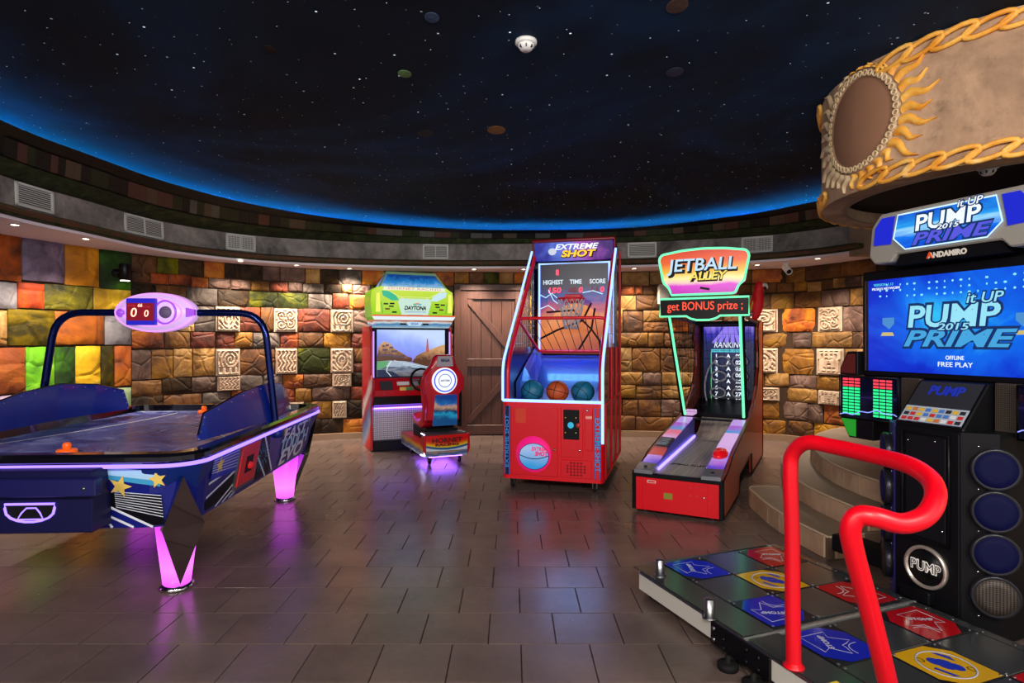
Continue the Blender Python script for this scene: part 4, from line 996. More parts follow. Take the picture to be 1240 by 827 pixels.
perf = mat('perforated_white_panel', 'b8b4c4', .4); k = NT(perf); p = k.obj()
v = k.n('ShaderNodeTexVoronoi', voronoi_dimensions='3D'); k.l(p, v.inputs['Vector']); v.inputs['Scale'].default_value = 38; v.inputs['Randomness'].default_value = 0
k.l(k.mix(k.math('LESS_THAN', v.outputs['Distance'], .42), 'd4d0e0', '6a6672'), k.b.inputs['Base Color'])
PB().span(-.52, .52, .085, .1, .13, .56, perf).done('perforated_panel', rc)
PB().tube([(-.5, .07, .545), (.5, .07, .545)], .009, glow('violet_underglow', (.30, .10, 1), 9), 6).done('led_strip', rc)
PB().prism([(.09, .56), (-.02, .60), (-.02, .72), (.09, .72)], -.52, .52, 'yz', black).done('knee_panel', rc)
ds = PB().prism([(.09, .71), (-.05, .71), (-.06, .78), (.05, .94), (.09, .94)], -.52, .52, 'yz', redd, .004).done('dashboard', rc)
PB().box((-.36, -.018, .845), (.16, .02, .13), mat('grey_speaker_cloth', '38363a', .8), rot=(-34, 0, 0)).done('speaker', ds)
PB().box((-.14, -.022, .87), (.16, .012, .05), white, rot=(-34, 0, 0)).done('instruction_card', ds); PB().box((-.10, -.045, .80), (.18, .012, .05), yel, rot=(-34, 0, 0)).box((-.06, -.05, .80), (.09, .012, .045), mat('green_card', '3a8a50', .5), rot=(-34, 0, 0)).done('button_card', ds)
PB().box((.02, -.018, .865), (.10, .012, .075), mat('grey_card', '9aa0a8', .5), rot=(-34, 0, 0)).done('ticket_card', ds)
# screen picture
sc = PB().span(-.5, .5, .06, .1, .94, 1.60, matte).done('screen_bezel', rc)
skym = ramp_mat('race_screen_sky', (.5, 0, 1.6), -1.45, [(0, 'c8b0e8'), (.35, '7c74e8'), (.7, '8aa0f0'), (1, 'c0d4fa')], 3.5, .35, 1.1, .25, dist=.6)
s2 = PB().span(-.465, .455, .055, .062, .955, 1.575, skym).done('screen', sc, 'lit screen showing a race track')
def pic(pts, m, y, nm='screen_picture'): return PB().poly([(x, y, z) for x, z in pts], m).done(nm, s2)
rockm = ramp_mat('screen_rock', (.3, 0, 3), -3.6, [(0, '5a3828'), (.4, 'c89464'), (1, 'f0cc98')], 18, .8, 1, .3)
roadm = ramp_mat('screen_road', (0, 0, 5), -4.6, [(0, '38383e'), (.3, '64646c'), (.6, '8a90a0'), (.75, '2a4a68'), (.9, 'b0c0d0')], 26, .9, .9, .3, stretch=(.35, 1, 2.2))
pic([(-.465, 1.22), (-.44, 1.36), (-.38, 1.42), (-.30, 1.40), (-.24, 1.33), (-.14, 1.27), (-.06, 1.22), (.0, 1.2), (.0, 1.15), (-.465, 1.14)], rockm, .0535)
pic([(.0, 1.15), (.06, 1.23), (.16, 1.28), (.32, 1.34), (.455, 1.38), (.455, 1.05), (.1, 1.08)], rockm, .0532)
pic([(.19, 1.28), (.205, 1.46), (.215, 1.46), (.235, 1.28)], glow('screen_pole', (.5, .12, .10), 1), .053)
pic([(-.465, .955), (-.465, 1.16), (-.30, 1.17), (-.10, 1.16), (.08, 1.12), (.30, 1.06), (.455, 1.03), (.455, .955)], roadm, .0528)
pic([(-.465, 1.05), (-.465, 1.16), (-.30, 1.165), (-.36, 1.08)], glow('screen_grass', (.12, .38, .16), 1), .0525)
pic([(-.465, .955), (-.465, 1.05), (-.38, 1.05), (-.25, 1.02), (-.15, .955)], glow('screen_car', (.02, .03, .07), 1), .0522)
bld = PB(); bm_ = glow('screen_building', (.12, .08, .12), 1)
for i, (x, z, w) in enumerate(((-.38, 1.36, .03), (-.33, 1.37, .04), (-.28, 1.34, .05), (-.36, 1.31, .07), (-.24, 1.29, .08), (-.40, 1.24, .06), (-.31, 1.24, .12), (-.2, 1.22, .1), (-.12, 1.21, .05))): bld.poly([(x - w / 2, .0526, z - .012), (x + w / 2, .0526, z - .012), (x + w / 2, .0526, z + .014), (x - w / 2, .0526, z + .014)], bm_)
bld.done('screen_buildings', s2)
lnm = glow('screen_line', (.75, .85, .95), 1); b = PB()
for i in range(5): b.tube([(-.24 + i * .02 + .5 * t_ ** 1.5 * (1 + i * .12), .0524, 1.175 - .006 * i - (.10 + .018 * i) * t_) for t_ in [q / 8 for q in range(9)]], .003, lnm if i % 2 == 0 else glow('screen_rail', (.05, .2, .35), 1), 4)
b.tube([(-.28, .052, 1.165), (-.33, .052, 1.08), (-.34, .052, 1.03), (-.28, .052, .96)], .005, lnm, 4)
b.done('track_lines', s2)
# car-front sign
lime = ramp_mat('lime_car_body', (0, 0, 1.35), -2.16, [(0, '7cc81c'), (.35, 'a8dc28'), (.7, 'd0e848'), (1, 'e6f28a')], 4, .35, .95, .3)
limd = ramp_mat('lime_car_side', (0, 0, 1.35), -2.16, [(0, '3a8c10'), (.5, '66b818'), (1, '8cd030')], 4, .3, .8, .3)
car = PB()
bod = [(-.54, 1.74), (-.50, 1.70), (.50, 1.70), (.54, 1.74), (.56, 1.95), (.545, 2.08), (.46, 2.135), (-.46, 2.135), (-.545, 2.08), (-.56, 1.95)]
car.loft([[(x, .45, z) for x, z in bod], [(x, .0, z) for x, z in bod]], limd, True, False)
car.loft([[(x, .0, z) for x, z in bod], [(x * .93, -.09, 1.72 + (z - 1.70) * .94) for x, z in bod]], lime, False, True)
cs = car.done('car_sign', rc, 'lit lime green car front sign')
glassm = ramp_mat('windshield_print', (0, 0, 3.5), -7.4, [(0, 'a8d0e8'), (.3, '2a88d0'), (.6, '103c88'), (1, '1c6aa8')], 9, .7, .9, .2, dist=1)
PB().loft([[(-.43, -.03, 2.13), (.43, -.03, 2.13), (.43, .4, 2.13), (-.43, .4, 2.13)], [(-.315, .10, 2.31), (.315, .10, 2.31), (.315, .4, 2.31), (-.315, .4, 2.31)]], glassm, False, True).done('windshield', cs)
PB().tube([(-.455, -.03, 2.12), (-.33, .09, 2.325), (.33, .09, 2.325), (.455, -.03, 2.12)], .014, mat('pale_green_frame', '8cb88c', .4), 6).done('windshield_frame', cs)
PB().span(-.34, .34, .08, .4, 2.31, 2.345, mat('pale_green_frame', '8cb88c', .4), .008).done('roof', cs)
PB().prism([(-.42, 2.085), (.42, 2.085), (.40, 2.125), (-.40, 2.125)], -.10, -.06, 'xz', glow('pale_cream_band', (.85, .9, .72), 1)).done('hood_band', cs)
text(cs, 'HORNET RACING', (0, -.1015, 2.105), .04, glow('coral_print', (.85, .2, .2), 1), .70)
b = PB(); crm = glow('pale_lime_crease', (.72, .85, .25), 1)
for sx in (-1, 1): b.tube([(sx * .36, -.092, 2.08), (sx * .20, -.092, 2.0), (sx * .15, -.092, 1.985)], .006, crm, 5); b.tube([(sx * .44, -.092, 1.93), (sx * .42, -.092, 1.78)], .006, glow('deep_green_crease', (.12, .45, .05), 1), 5)
b.tube([(-.22, -.092, 2.0), (.22, -.092, 2.0)], .005, crm, 5)
b.done('hood_creases', cs, kind='stuff')
whl = glow('white_lit_band', (.8, .9, .95), 1.0)
PB().prism([(-.55, 1.745), (.55, 1.745), (.52, 1.70), (-.52, 1.70)], -.11, -.05, 'xz', whl).done('bumper', cs)
PB().prism([(-.55, 1.765), (.55, 1.765), (.55, 1.745), (-.55, 1.745)], -.112, -.05, 'xz', glow('red_orange_band', (.8, .12, .03), 1)).done('bumper_stripe', cs)
lw = PB().loft([[(-.53, -.08, 1.70), (.53, -.08, 1.70), (.53, .45, 1.70), (-.53, .45, 1.70)], [(-.48, -.05, 1.60), (.48, -.05, 1.60), (.48, .45, 1.60), (-.48, .45, 1.60)]], ramp_mat('lower_sign_print', (0, 0, 9), -14.4, [(0, 'a8c8d8'), (.4, '2c80b8'), (.6, 'd8e4e8'), (.8, 'c06a50')], 5, .6, .85, .3), True, True).done('lower_sign', cs)
PB().prism([(-.10, 1.675), (.10, 1.675), (.08, 1.625), (-.08, 1.625)], -.08, -.06, 'xz', glow('pale_blue_plate', (.5, .7, .85), 1)).done('badge_plate', lw)
text(lw, 'SEGA', (0, -.082, 1.65), .04, glow('blue_ink_lit', (.02, .08, .6), 1), .10, bold=.001)
for x in (-.15, .15): PB().box((x, -.075, 1.648), (.08, .02, .022), black).done('vent_slot', lw)
pl_ = PB().prism([(-.20, 1.98), (.20, 1.98), (.22, 1.93), (.17, 1.755), (.12, 1.735), (-.12, 1.735), (-.17, 1.755), (-.22, 1.93)], -.105, -.085, 'xz', glow('pale_mint_plate', (.62, .85, .72), .95), .004).done('grille_plate', cs, 'pale plate with dark lettering')
text(pl_, 'DAYTONA', (0, -.107, 1.855), .07, inkb, .29, bold=.003, shear=.25); text(pl_, 'CHAMPIONSHIP USA', (0, -.107, 1.805), .025, glow('blue_ink_lit', (.02, .08, .6), 1), .28, shear=.2)
b = PB()
for i, cc in enumerate(((.05, .5, .3), (.9, .25, .05), (.1, .5, .7))): b.poly([(.0 + i * .03 + .028 * math.cos(2 * PI * j / 12), -.107 - .0005 * i, 1.905 + .008 * (i % 2) + .012 * math.sin(2 * PI * j / 12)) for j in range(12)], glow('flag_%d' % i, cc, 1))
b.poly([(-.1, -.107, 1.752), (.1, -.107, 1.752), (.1, -.107, 1.768), (-.1, -.107, 1.768)], glow('steel_blue_slot', (.08, .25, .5), 1))
b.done('plate_emblem', pl_)
hl = ramp_mat('headlight_print', (4, 0, 0), .5, [(0, '30b890'), (.4, 'd8f4f8'), (.7, '4a98d8'), (1, 'c8e8f4')], 20, .8, 1, .2)
for sx in (-1, 1):
    PB().prism([(sx * .435, 2.075), (sx * .42, 2.01), (sx * .30, 1.95), (sx * .21, 1.955), (sx * .25, 2.015), (sx * .34, 2.07)], -.10, -.08, 'xz', hl, .003).done('headlight', cs)
    for q, (x, z) in enumerate(((.38, 1.905), (.30, 1.91), (.31, 1.875), (.36, 1.84), (.27, 1.80))): PB().box((sx * x, -.09, z), (.06, .01, .02), [mat('dark_green_ink', '1c4a20', .5), inkb, mat('dark_green_ink', '1c4a20', .5), mat('brick_ink', 'a84020', .5), inkb][q]).done('sponsor_patch', cs)
    PB().prism([(sx * .46, 2.05), (sx * .50, 2.04), (sx * .51, 1.80), (sx * .45, 1.80)], -.096, -.07, 'xz', glow('yellow_fender', (.95, .95, .15), 1.0), .003).done('fender', cs)
# seat pod
PX = .09
pod = PB()
podm = ramp_mat('pod_side_print', (0, 0, 3.4), -.2, [(0, '14141c'), (.12, 'b8c4d8'), (.2, '2a58a0'), (.4, 'c8a030'), (.55, 'c02c28'), (1, 'a01820')], 4, .5, 1, .3, False, dist=.8)
pod.loft([[(PX - .25, y, z0), (PX + .25, y, z0), (PX + .25, y, z1), (PX - .25, y, z1)] for y, z0, z1 in ((-1.16, .10, .345), (-1.05, .09, .345), (-.92, .09, .26), (-.25, .09, .26), (0, .09, .24))], podm, True, True)
po = pod.done('seat_base', rc)
rface = ramp_mat('pod_rear_print', (0, 0, 1), 0, [(.08, 'c0d0e0'), (.175, 'd0dcec'), (.18, '1c5890'), (.20, '1c5890'), (.205, 'e8d020'), (.235, 'e07010'), (.26, 'd01410'), (1, 'd80c10')], 1, .0, 1, .3, False)
k = NT(rface); nd = [n for n in k.t.nodes if n.type == 'VALTORGB'][0]; p = k.obj(); xx = k.math('ADD', k.dot(p, (1, 0, 0)), -PX); k.l(k.math('SUBTRACT', k.dot(p, (0, 0, 1)), k.math('MULTIPLY', k.math('MULTIPLY', xx, xx), .55)), nd.inputs[0])
rf = PB().prism([(PX - .245, .165), (PX + .245, .165), (PX + .265, .345), (PX - .265, .345)], -1.185, -1.155, 'xz', rface, .003).done('rear_panel', po)
text(rf, 'HORNET', (PX, -1.1865, .285), .07, mat('dark_red_ink', '5a0a08', .4), .36, bold=.003)
text(rf, 'RACING', (PX, -1.1865, .235), .04, mat('dark_red_ink', '5a0a08', .4), .28, bold=.002)
for sx in (-1, 1): PB().prism([(PX + sx * .25, .12), (PX + sx * .275, .165), (PX + sx * .275, .35), (PX + sx * .25, .35)], -1.19, -1.14, 'xz', redd).done('rear_trim', po)
PB().prism([(-1.15, .345), (-.95, .345), (-.95, .36), (-1.16, .36)], PX - .25, PX + .25, 'yz', mat('grey_metal_top', '70707a', .3, .6)).done('top_plate', po)
ug = glow('violet_underglow', (.30, .10, 1), 9)
PB().tube([(PX - .255, -1.14, .29), (PX - .262, -1.165, .12), (PX - .255, -.98, .10)], .008, glow('white_violet_led', (.75, .7, 1), 6), 6).done('edge_led', po)
PB().tube([(PX - .255, -1.12, .352), (PX - .255, -1.0, .352)], .006, glow('white_violet_led', (.75, .7, 1), 6), 6).done('edge_led', po)
PB().span(PX - .2, PX + .2, -1.14, -.5, .088, .093, ug).done('underglow_strip', po, 'violet light strip under the seat base')
for x, y in ((PX - .18, -1.08), (PX + .18, -1.08), (PX - .18, -.3), (PX + .18, -.3)): caster(po, x, y, .095)
PB().span(PX - .2, PX + .2, -.98, -.42, .26, .40, matte, .01).done('seat_rail', po)
st = PB()
def ringx(y, z, hw_, th, tl): # rounded section across the seat
    out = []
    for j in range(12):
        a = 2 * PI * j / 12; u = hw_ * math.copysign(abs(math.cos(a)) ** .5, math.cos(a)); v_ = th * math.copysign(abs(math.sin(a)) ** .6, math.sin(a)); out.append((PX + u, y + v_ * math.sin(tl), z + v_ * math.cos(tl)))
    return out
st.loft([ringx(-.36, .47, .16, .03, 0), ringx(-.40, .475, .21, .06, 0), ringx(-.60, .45, .23, .06, .1), ringx(-.78, .44, .235, .075, .3), ringx(-.88, .50, .225, .08, .9), ringx(-.93, .64, .225, .07, 1.35), ringx(-.96, .80, .25, .07, 1.45), ringx(-.99, .95, .265, .075, 1.45), ringx(-1.01, 1.06, .235, .07, 1.4), ringx(-1.03, 1.14, .165, .06, 1.4), ringx(-1.045, 1.24, .13, .05, 1.4), ringx(-1.05, 1.265, .10, .03, 1.4)], redd, True, True, True, True)
so = st.done('seat', rc, 'crimson bucket seat')
# the rear shell with its round lit badge
PB().prism([(PX - .22, .50), (PX + .22, .50), (PX + .20, .72), (PX + .25, .88), (PX + .25, 1.0), (PX + .17, 1.12), (PX - .17, 1.12), (PX - .25, 1.0), (PX - .25, .88), (PX - .20, .72)], -1.075, -1.0, 'xz', redd, .012).done('seat_shell', so)
PB().prism([(PX - .10, 1.13), (PX + .10, 1.13), (PX + .085, 1.25), (PX - .085, 1.25)], -1.112, -1.075, 'xz', mat('pale_grey_plate', 'a8a0a4', .4), .004).done('headrest_plate', so)
text(so, 'SEGA', (PX, -1.1135, 1.20), .045, mat('dark_blue_ink', '101c58', .4), .11, bold=.002)
bdg = PB().lathe([(0, -1.108), (.135, -1.108), (.15, -1.10), (.15, -1.07)], glow('white_lit_disc', (.85, .9, 1), 1.15), (PX, 0, .965), 36, 'y').done('badge_disc', so, 'round white lit badge with blue rings')
PB().tube([(PX + .126 * math.cos(2 * PI * j / 36), -1.109, .965 + .126 * math.sin(2 * PI * j / 36)) for j in range(36)], .008, glow('royal_ring', (.06, .08, .75), 1.2), 6, True).tube([(PX + .075 * math.cos(2 * PI * j / 30), -1.109, .965 + .075 * math.sin(2 * PI * j / 30)) for j in range(30)], .004, glow('navy_ring', (.03, .04, .4), 1), 6, True).done('badge_rings', bdg)
text(bdg, 'DAYTONA', (PX, -1.1095, .965), .03, inkb, .11, bold=.001, shear=.2)
spr = ramp_mat('seat_print', (.4, 0, 4), -2.1, [(0, '0a4a80'), (.25, '1c9cc8'), (.4, '0c2c58'), (.55, 'c89878'), (.7, '1868b0'), (1, '0a3c8c')], 10, .6, .75, .3, dist=1)
PB().prism([(PX - .14, .44), (PX + .16, .44), (PX + .15, .80), (PX - .11, .80)], -1.085, -1.06, 'xz', spr, .003).done('seat_back_print', so)
PB().prism([(PX + .18, .42), (PX + .215, .42), (PX + .215, .85), (PX + .18, .80)], -1.08, -1.0, 'xz', black, .004).done('seat_strut', so)
Xw = Matrix.Translation((PX, -.15, .92)) @ Euler((R(-25), 0, 0)).to_matrix().to_4x4()
wh = PB().tube([(.155 * math.cos(2 * PI * j / 28), 0, .155 * math.sin(2 * PI * j / 28)) for j in range(28)], .016, black, 8, True, Xw)
for a in (0, 180, 270): wh.tube([(0, .01, 0), (.15 * math.cos(R(a)), 0, .15 * math.sin(R(a)))], .012, steel, 6, False, Xw)
wh.lathe([(0, -.01), (.04, -.005), (.04, .10), (0, .10)], black, (0, 0, 0), 14, 'y', True, Xw).done('steering_wheel', rc)
PB().tube([(PX, -.13, .91), (PX, .0, .86)], .03, black, 8).done('steering_column', rc)

# ------------------------------------------------------------------ alley roller
sk = thing('alley_roller_machine', 'red alley roller arcade machine with mint neon poles and a sloping wooden lane', 'arcade machine', (1.33, 4.845, 0), -28)
mint = glow('mint_neon', (.15, .9, .42), 1.55)
brick = mat('brick_red_laminate', '9c3018', .4, coat=.2)
spf = [(0, .03), (.93, .03), (.96, .18), (1.0, .20), (1.80, .25), (1.88, .24), (1.90, .03), (3.05, .03), (3.05, 1.66), (2.72, 1.66), (2.52, 1.58), (2.50, 1.44), (2.58, 1.3), (2.58, 1.12), (2.42, .92), (2.1, .74), (1.75, .63), (.5, .44), (.24, .36), (0, .33)]
for sx in (-1, 1): PB().prism(spf, sx * .335, sx * .36, 'yz', brick).done('side_panel', sk)
b = PB().tube([(.362, y, z) for y, z in spf], .006, black, 4, True).tube([(-.362, y, z) for y, z in spf], .006, black, 4, True).done('edge_trim', sk)
skf = PB().span(-.335, .335, -.012, .03, .03, .315, red, .003).done('front_panel', sk)
PB().span(-.36, .36, -.02, .02, .30, .335, black, .003).done('front_lip', sk)
for x in (-.345, .345): PB().span(x - .015, x + .015, -.016, .02, .03, .315, black).done('corner_trim', sk)
PB().span(-.28, .245, -.015, 0, .04, .30, red, .002).done('access_door', skf)
PB().span(-.235, -.165, -.018, 0, .258, .28, white).span(-.230, -.170, -.0185, 0, .262, .276, red).done('sticker', skf)
PB().span(-.10, -.03, -.018, 0, .14, .19, mat('olive_plate', '8a8a2a', .4)).done('rating_plate', skf)
b = PB()
for x, z in ((.11, .255), (.165, .262), (.11, .19), (.16, .19)): b.lathe([(0, -.018), (.005, -.017), (.005, -.012)], chrome, (x, 0, z), 8, 'y')
b.done('screws', skf); PB().lathe([(0, -.026), (.009, -.024), (.011, -.014)], chrome, (.215, 0, .185), 10, 'y').done('lock', skf)
for x, y in ((-.27, .06), (.27, .06), (-.27, 2.9), (.27, 2.9)): PB().lathe([(.014, 0), (.014, .03)], steel, (x, y, 0), 10).done('foot', sk)
lanem = mat('pale_lane_wood', '6a5c50', .36); k = NT(lanem); p = k.obj(); mp = k.n('ShaderNodeMapping'); k.l(p, mp.inputs['Vector']); mp.inputs['Scale'].default_value = (40, 1.5, 1)
k.l(k.ramp(k.noise(mp.outputs[0], 1, 4, .6), [(.3, '988a7e'), (.7, 'bcaea0')]), k.b.inputs['Base Color'])
lz = [(0.0, .325), (.1, .33), (1.75, .40), (1.95, .43), (2.1, .50), (2.16, .56)]
lane = PB()
for i in range(12): x0, x1 = -.20 + .4 * i / 12, -.20 + .4 * (i + 1) / 12 - .0015; lane.loft([[(x0, y, z - .03), (x1, y, z - .03), (x1, y, z), (x0, y, z)] for y, z in lz], lanem, True, True)
lo_ = lane.done('lane', sk)
text(lo_, 'JETBALL ALLEY', (0, .42, .3455), .06, mat('dark_lane_ink', '2c2420', .5), .30, (R(2.4), 0, 0), .2, .001)
PB().span(-.335, .335, 0, 2.2, .2, .29, matte).done('lane_bed', sk)
sil = mat('silver_cap', '90909a', .3, .6)
rail_z = lambda y: .345 + (.03 if y > .12 else 0) + max(0, min(1, (y - .12) / .5)) * .09 + max(0, y - .5) * .12
violet = glow('violet_lane_led', (.30, .22, 1), 2.6)
bl_in = mat('blue_lit_rail_side', '2a2a9c', .35)  # blue light on the inner rail walls, put into their colour
padc = [ramp_mat('pad_print_%d' % i, v_, o_, s_, 9, .5, .8, .25) for i, (v_, o_, s_) in enumerate((((0, 3, 0), -.6, [(0, '6a48d8'), (.5, 'c890e8'), (1, 'e8b8f0')]), ((0, 3, 0), -1.2, [(0, 'd868a8'), (.5, '8a6ae0'), (1, 'c8a0f0')]), ((0, 3, 0), -3, [(0, '28c0d8'), (.5, '48a0e0'), (1, 'b060d8')]), ((0, 2, 0), -1, [(0, 'b890f0'), (.5, 'e0c0f8'), (1, 'e87898')])))]
darkpad = mat('score_card', '14141c', .3); redpad = ramp_mat('rules_card', (0, 6, 0), -3, [(0, 'd84848'), (.5, '2a1c48'), (1, 'c83868')], 30, .9, .6, .3)
for sx in (-1, 1):
    a_, c_ = (.20, .335)
    L = [[(sx * a_, y, .31), (sx * c_, y, .31), (sx * c_, y, rail_z(y) - .01), (sx * a_, y, rail_z(y) - .015)] for y in (0, .12, .13, .4, .62, 1.0, 1.75)]
    rl = PB().loft(L, bl_in, True, True).done('side_rail', sk)
    cap = PB().loft([[(sx * .195, y, .33), (sx * .345, y, .33), (sx * .345, y, z), (sx * .195, y, z - .005)] for y, z in ((-.022, .335), (-.01, .36), (.16, .39))], sil, True, True).done('rail_cap', rl)
    PB().lathe([(0, .008), (.012, .006), (.016, 0)], black, (sx * .27, .06, .375), 8).done('rosette', cap)
    PB().box((sx * .188, .93, .375), (.016, 1.55, .03), violet, .005, (2.4, 0, 0)).done('lane_led', rl, 'violet white light tube beside the lane')
    seq = [(.17, .36, padc[0]), (.37, .56, redpad if sx < 0 else padc[3]), (.57, .84, darkpad if sx < 0 else padc[0]), (.86, 1.14, padc[3] if sx < 0 else padc[0]), (1.16, 1.42, padc[2]), (1.44, 1.68, padc[1])]
    for y0, y1, m_ in seq:
        PB().loft([[(sx * .205, y, rail_z(y) - .012), (sx * .33, y, rail_z(y) - .012), (sx * .33, y, rail_z(y) + .004), (sx * .205, y, rail_z(y) + .002)] for y in (y0, (y0 + y1) / 2, y1)], m_, True, True).done('rail_pad', rl)
    if sx < 0:
        b = PB()
        for i in range(5):
            yy = .61 + i * .045; b.span(-.32, -.23 + .01 * (i % 2), yy, yy + .012, rail_z(yy) - .002, rail_z(yy) + .008, mat('grey_print', '8a90a0', .5))
        b.done('card_print', rl)
dome = PB().lathe([(.075, 0), (.072, .03), (.05, .06), (0, .072)], mat('red_dome', 'e00818', .2, 0, (1, .01, .02), .25, coat=.5), (0, 0, 0), 20, 'z', True, Matrix.Translation((.265, .47, rail_z(.47) + .0)) @ Matrix.Diagonal((.85, 2.0, 1, 1))).done('red_cover', sk, 'glossy red oval cover on the right rail')
PB().box((-.27, 1.86, .64), (.11, .2, .05), padc[0], .008).done('side_lamp', sk)
# rear target cabinet with net posts
PB().span(-.335, .335, 3.0, 3.05, .05, 1.66, matte).done('back_panel', sk)
PB().span(-.335, .335, 2.5, 3.05, 1.62, 1.66, matte).done('roof_panel', sk)
scm = ramp_mat('ranking_screen', (0, 0, 1.1), -.8, [(0, '060818'), (.3, '0a1034'), (.75, '10185a'), (.88, '3028b0'), (1, '9a80f0')], 5, .35, 1, .2, stretch=(4, 1, .3))
rs = PB().span(-.29, .29, 2.78, 2.80, .62, 1.60, scm).done('ranking_screen', sk, 'lit blue screen with a ranking list')
PB().span(-.32, .32, 2.79, 3.0, .55, 1.63, matte).done('screen_box', sk)
wsc = glow('white_screen_print', (.8, .88, 1), 1.2); csc = glow('cyan_screen_print', (.1, .6, .75), 1.1)
text(rs, 'RANKING', (.0, 2.776, 1.375), .10, wsc, .34, shear=.2)
PB().span(-.2, .2, 2.773, 2.779, 1.29, 1.325, csc).done('list_header', rs); text(rs, 'NO  PLAYER  SCORE', (.0, 2.7715, 1.307), .026, inkb, .34)
for i in range(8):
    z = 1.24 - i * .077; text(rs, str(i + 1), (-.14, 2.776, z), .066, wsc, bold=.002); text(rs, 'A', (.0, 2.776, z), .066, wsc, bold=.002); text(rs, ['001', '025', '033', '069', '207', '220', '270', '320'][i], (.13, 2.776, z), .066, wsc, bold=.002)
text(rs, 'FREE PLAY', (.05, 2.776, .65), .06, wsc, .4)
PB().tube([(-.2, 2.772, 1.29), (-.2, 2.772, .70)], .004, glow('green_line', (.05, .8, .15), 1), 4).done('green_line', rs)
b = PB()
for i in range(5): a = R(60 + i * 15); b.poly([(-.0 + .02 * i - .04, 2.7755, 1.60), (-.0 + .02 * i, 2.7755, 1.60), (.5 * math.cos(a) * -1 * .6, 2.7755, 1.40), (.5 * math.cos(a) * -1 * .6 - .05, 2.7755, 1.40)], glow('violet_beam', (.3, .22, .9), 1))
b.done('light_beams', rs)
tg = PB().loft([[(-.335, 2.2, .56), (.335, 2.2, .56), (.335, 2.2, .60), (-.335, 2.2, .60)], [(-.335, 2.76, .68), (.335, 2.76, .68), (.335, 2.76, .72), (-.335, 2.76, .72)]], black, True, True).done('target_board', sk)
grey_ring = mat('grey_target_ring', 'c8c8d0', .4)
for x, z in ((-.11, .80), (.14, .80), (-.10, 1.0), (.14, 1.0), (-.06, 1.18), (.14, 1.18)): PB().tube([(x + .085 * math.cos(2 * PI * j / 22), 2.70 - .02 * math.sin(2 * PI * j / 22), z + .06 * math.sin(2 * PI * j / 22)) for j in range(22)], .011, grey_ring, 6, True).done('target_ring', tg)
PB().tube([(-.08 - .2 * math.cos(R(a)) * .9, 2.68, .86 + .34 * math.sin(R(a))) for a in range(-100, 71, 8)], .010, grey_ring, 6).done('outer_ring', tg)
for sx in (-1, 1):
    PB().tube([(sx * .30, 1.74, .63), (sx * .335, 1.18, 1.66)], .013, mint, 8).done('neon_pole', sk, 'mint green neon pole')
    PB().tube([(sx * .325, 1.77, .60), (sx * .355, 1.21, 1.66)], .016, black, 6).done('pole_bracket', sk)
    PB().tube([(sx * .335, 1.2, 1.68), (sx * .335, 2.6, 1.64)], .016, black, 6).done('top_bar', sk)
    nn = PB()
    for i in range(12): t_ = i / 12; nn.tube([(sx * .33, 1.76 - .54 * t_, .66 + t_), (sx * .33, 2.5, .80 + .86 * t_)], .0018, mat('dark_net', '202026', .7), 4)
    for i in range(8): y = 1.3 + .15 * i; nn.tube([(sx * .33, y, max(.68, .66 + (1.76 - y) / .54) if y < 1.76 else .68), (sx * .33, y, 1.66)], .0018, mat('dark_net', '202026', .7), 4)
    nn.done('side_net', sk, kind='stuff')
nn = PB()
for i in range(13): x = -.30 + .05 * i; nn.tube([(x, 1.74, .66), (x * 1.1, 1.19, 1.64)], .0014, mat('dark_net', '202026', .7), 4)
for i in range(12): t_ = i / 12; nn.tube([(-.31, 1.74 - .55 * t_, .66 + t_), (.31, 1.74 - .55 * t_, .66 + t_)], .0014, mat('dark_net', '202026', .7), 4)
nn.done('front_net', sk, kind='stuff')
PB().span(-.335, .335, 1.70, 1.76, .58, .60, black).done('net_sill', sk)
tk = [(-.42, 1.67), (-.16, 1.67), (-.12, 1.645), (-.06, 1.63), (.06, 1.63), (.12, 1.645), (.16, 1.67), (.42, 1.67), (.42, 1.845), (-.42, 1.845)]
tkb = PB().prism(tk, 1.14, 1.22, 'xz', black).done('ticker_sign', sk, 'black led ticker sign with red lettering')
PB().tube([(x, 1.135, z) for x, z in tk], .011, mint, 6, True).done('neon_outline', tkb)
rtx = glow('red_led_text', (1, .07, .03), 1.8)
text(tkb, 'get BONUS prize ;', (.01, 1.137, 1.765), .115, rtx, .71, bold=.0)
mk = [(-.30, 1.88), (.30, 1.88), (.33, 1.96), (.38, 2.0), (.425, 2.24), (.40, 2.285), (.2, 2.315), (0, 2.325), (-.2, 2.315), (-.40, 2.285), (-.425, 2.24), (-.38, 2.0), (-.33, 1.96)]
mkm = ramp_mat('sunset_marquee_print', (0, 0, 2.3), -4.33, [(0, 'c010b0'), (.2, 'e02ad0'), (.27, 'f8d0c0'), (.36, 'fff0a0'), (.5, 'f8c030'), (.72, 'f0601c'), (1, 'd8280c')], 6, .12, 1.0, .3)
mkb = PB().prism(mk, 1.12, 1.20, 'xz', mkm).done('marquee', sk, 'lit sunset coloured sign board with mint neon outline')
PB().prism([(x * .96, 2.1 + (z - 2.1) * .96) for x, z in mk], 1.20, 1.30, 'xz', black).done('marquee_box', mkb)
PB().tube(fillet([(x, 1.115, z) for x, z in mk + mk[:1]], .03, 3)[:-1], .012, mint, 6, True).done('neon_outline', mkb)
for dx, dz, bo, m_, y in ((.012, -.012, .012, inkb, 1.1175), (0, 0, .0025, glow('ice_blue_letters', (.5, .72, .95), 1.1), 1.1145)): text(mkb, 'JETBALL', (-.01 + dx, y, 2.165 + dz), .17, m_, .66, bold=bo, shear=.12, ext=.001)
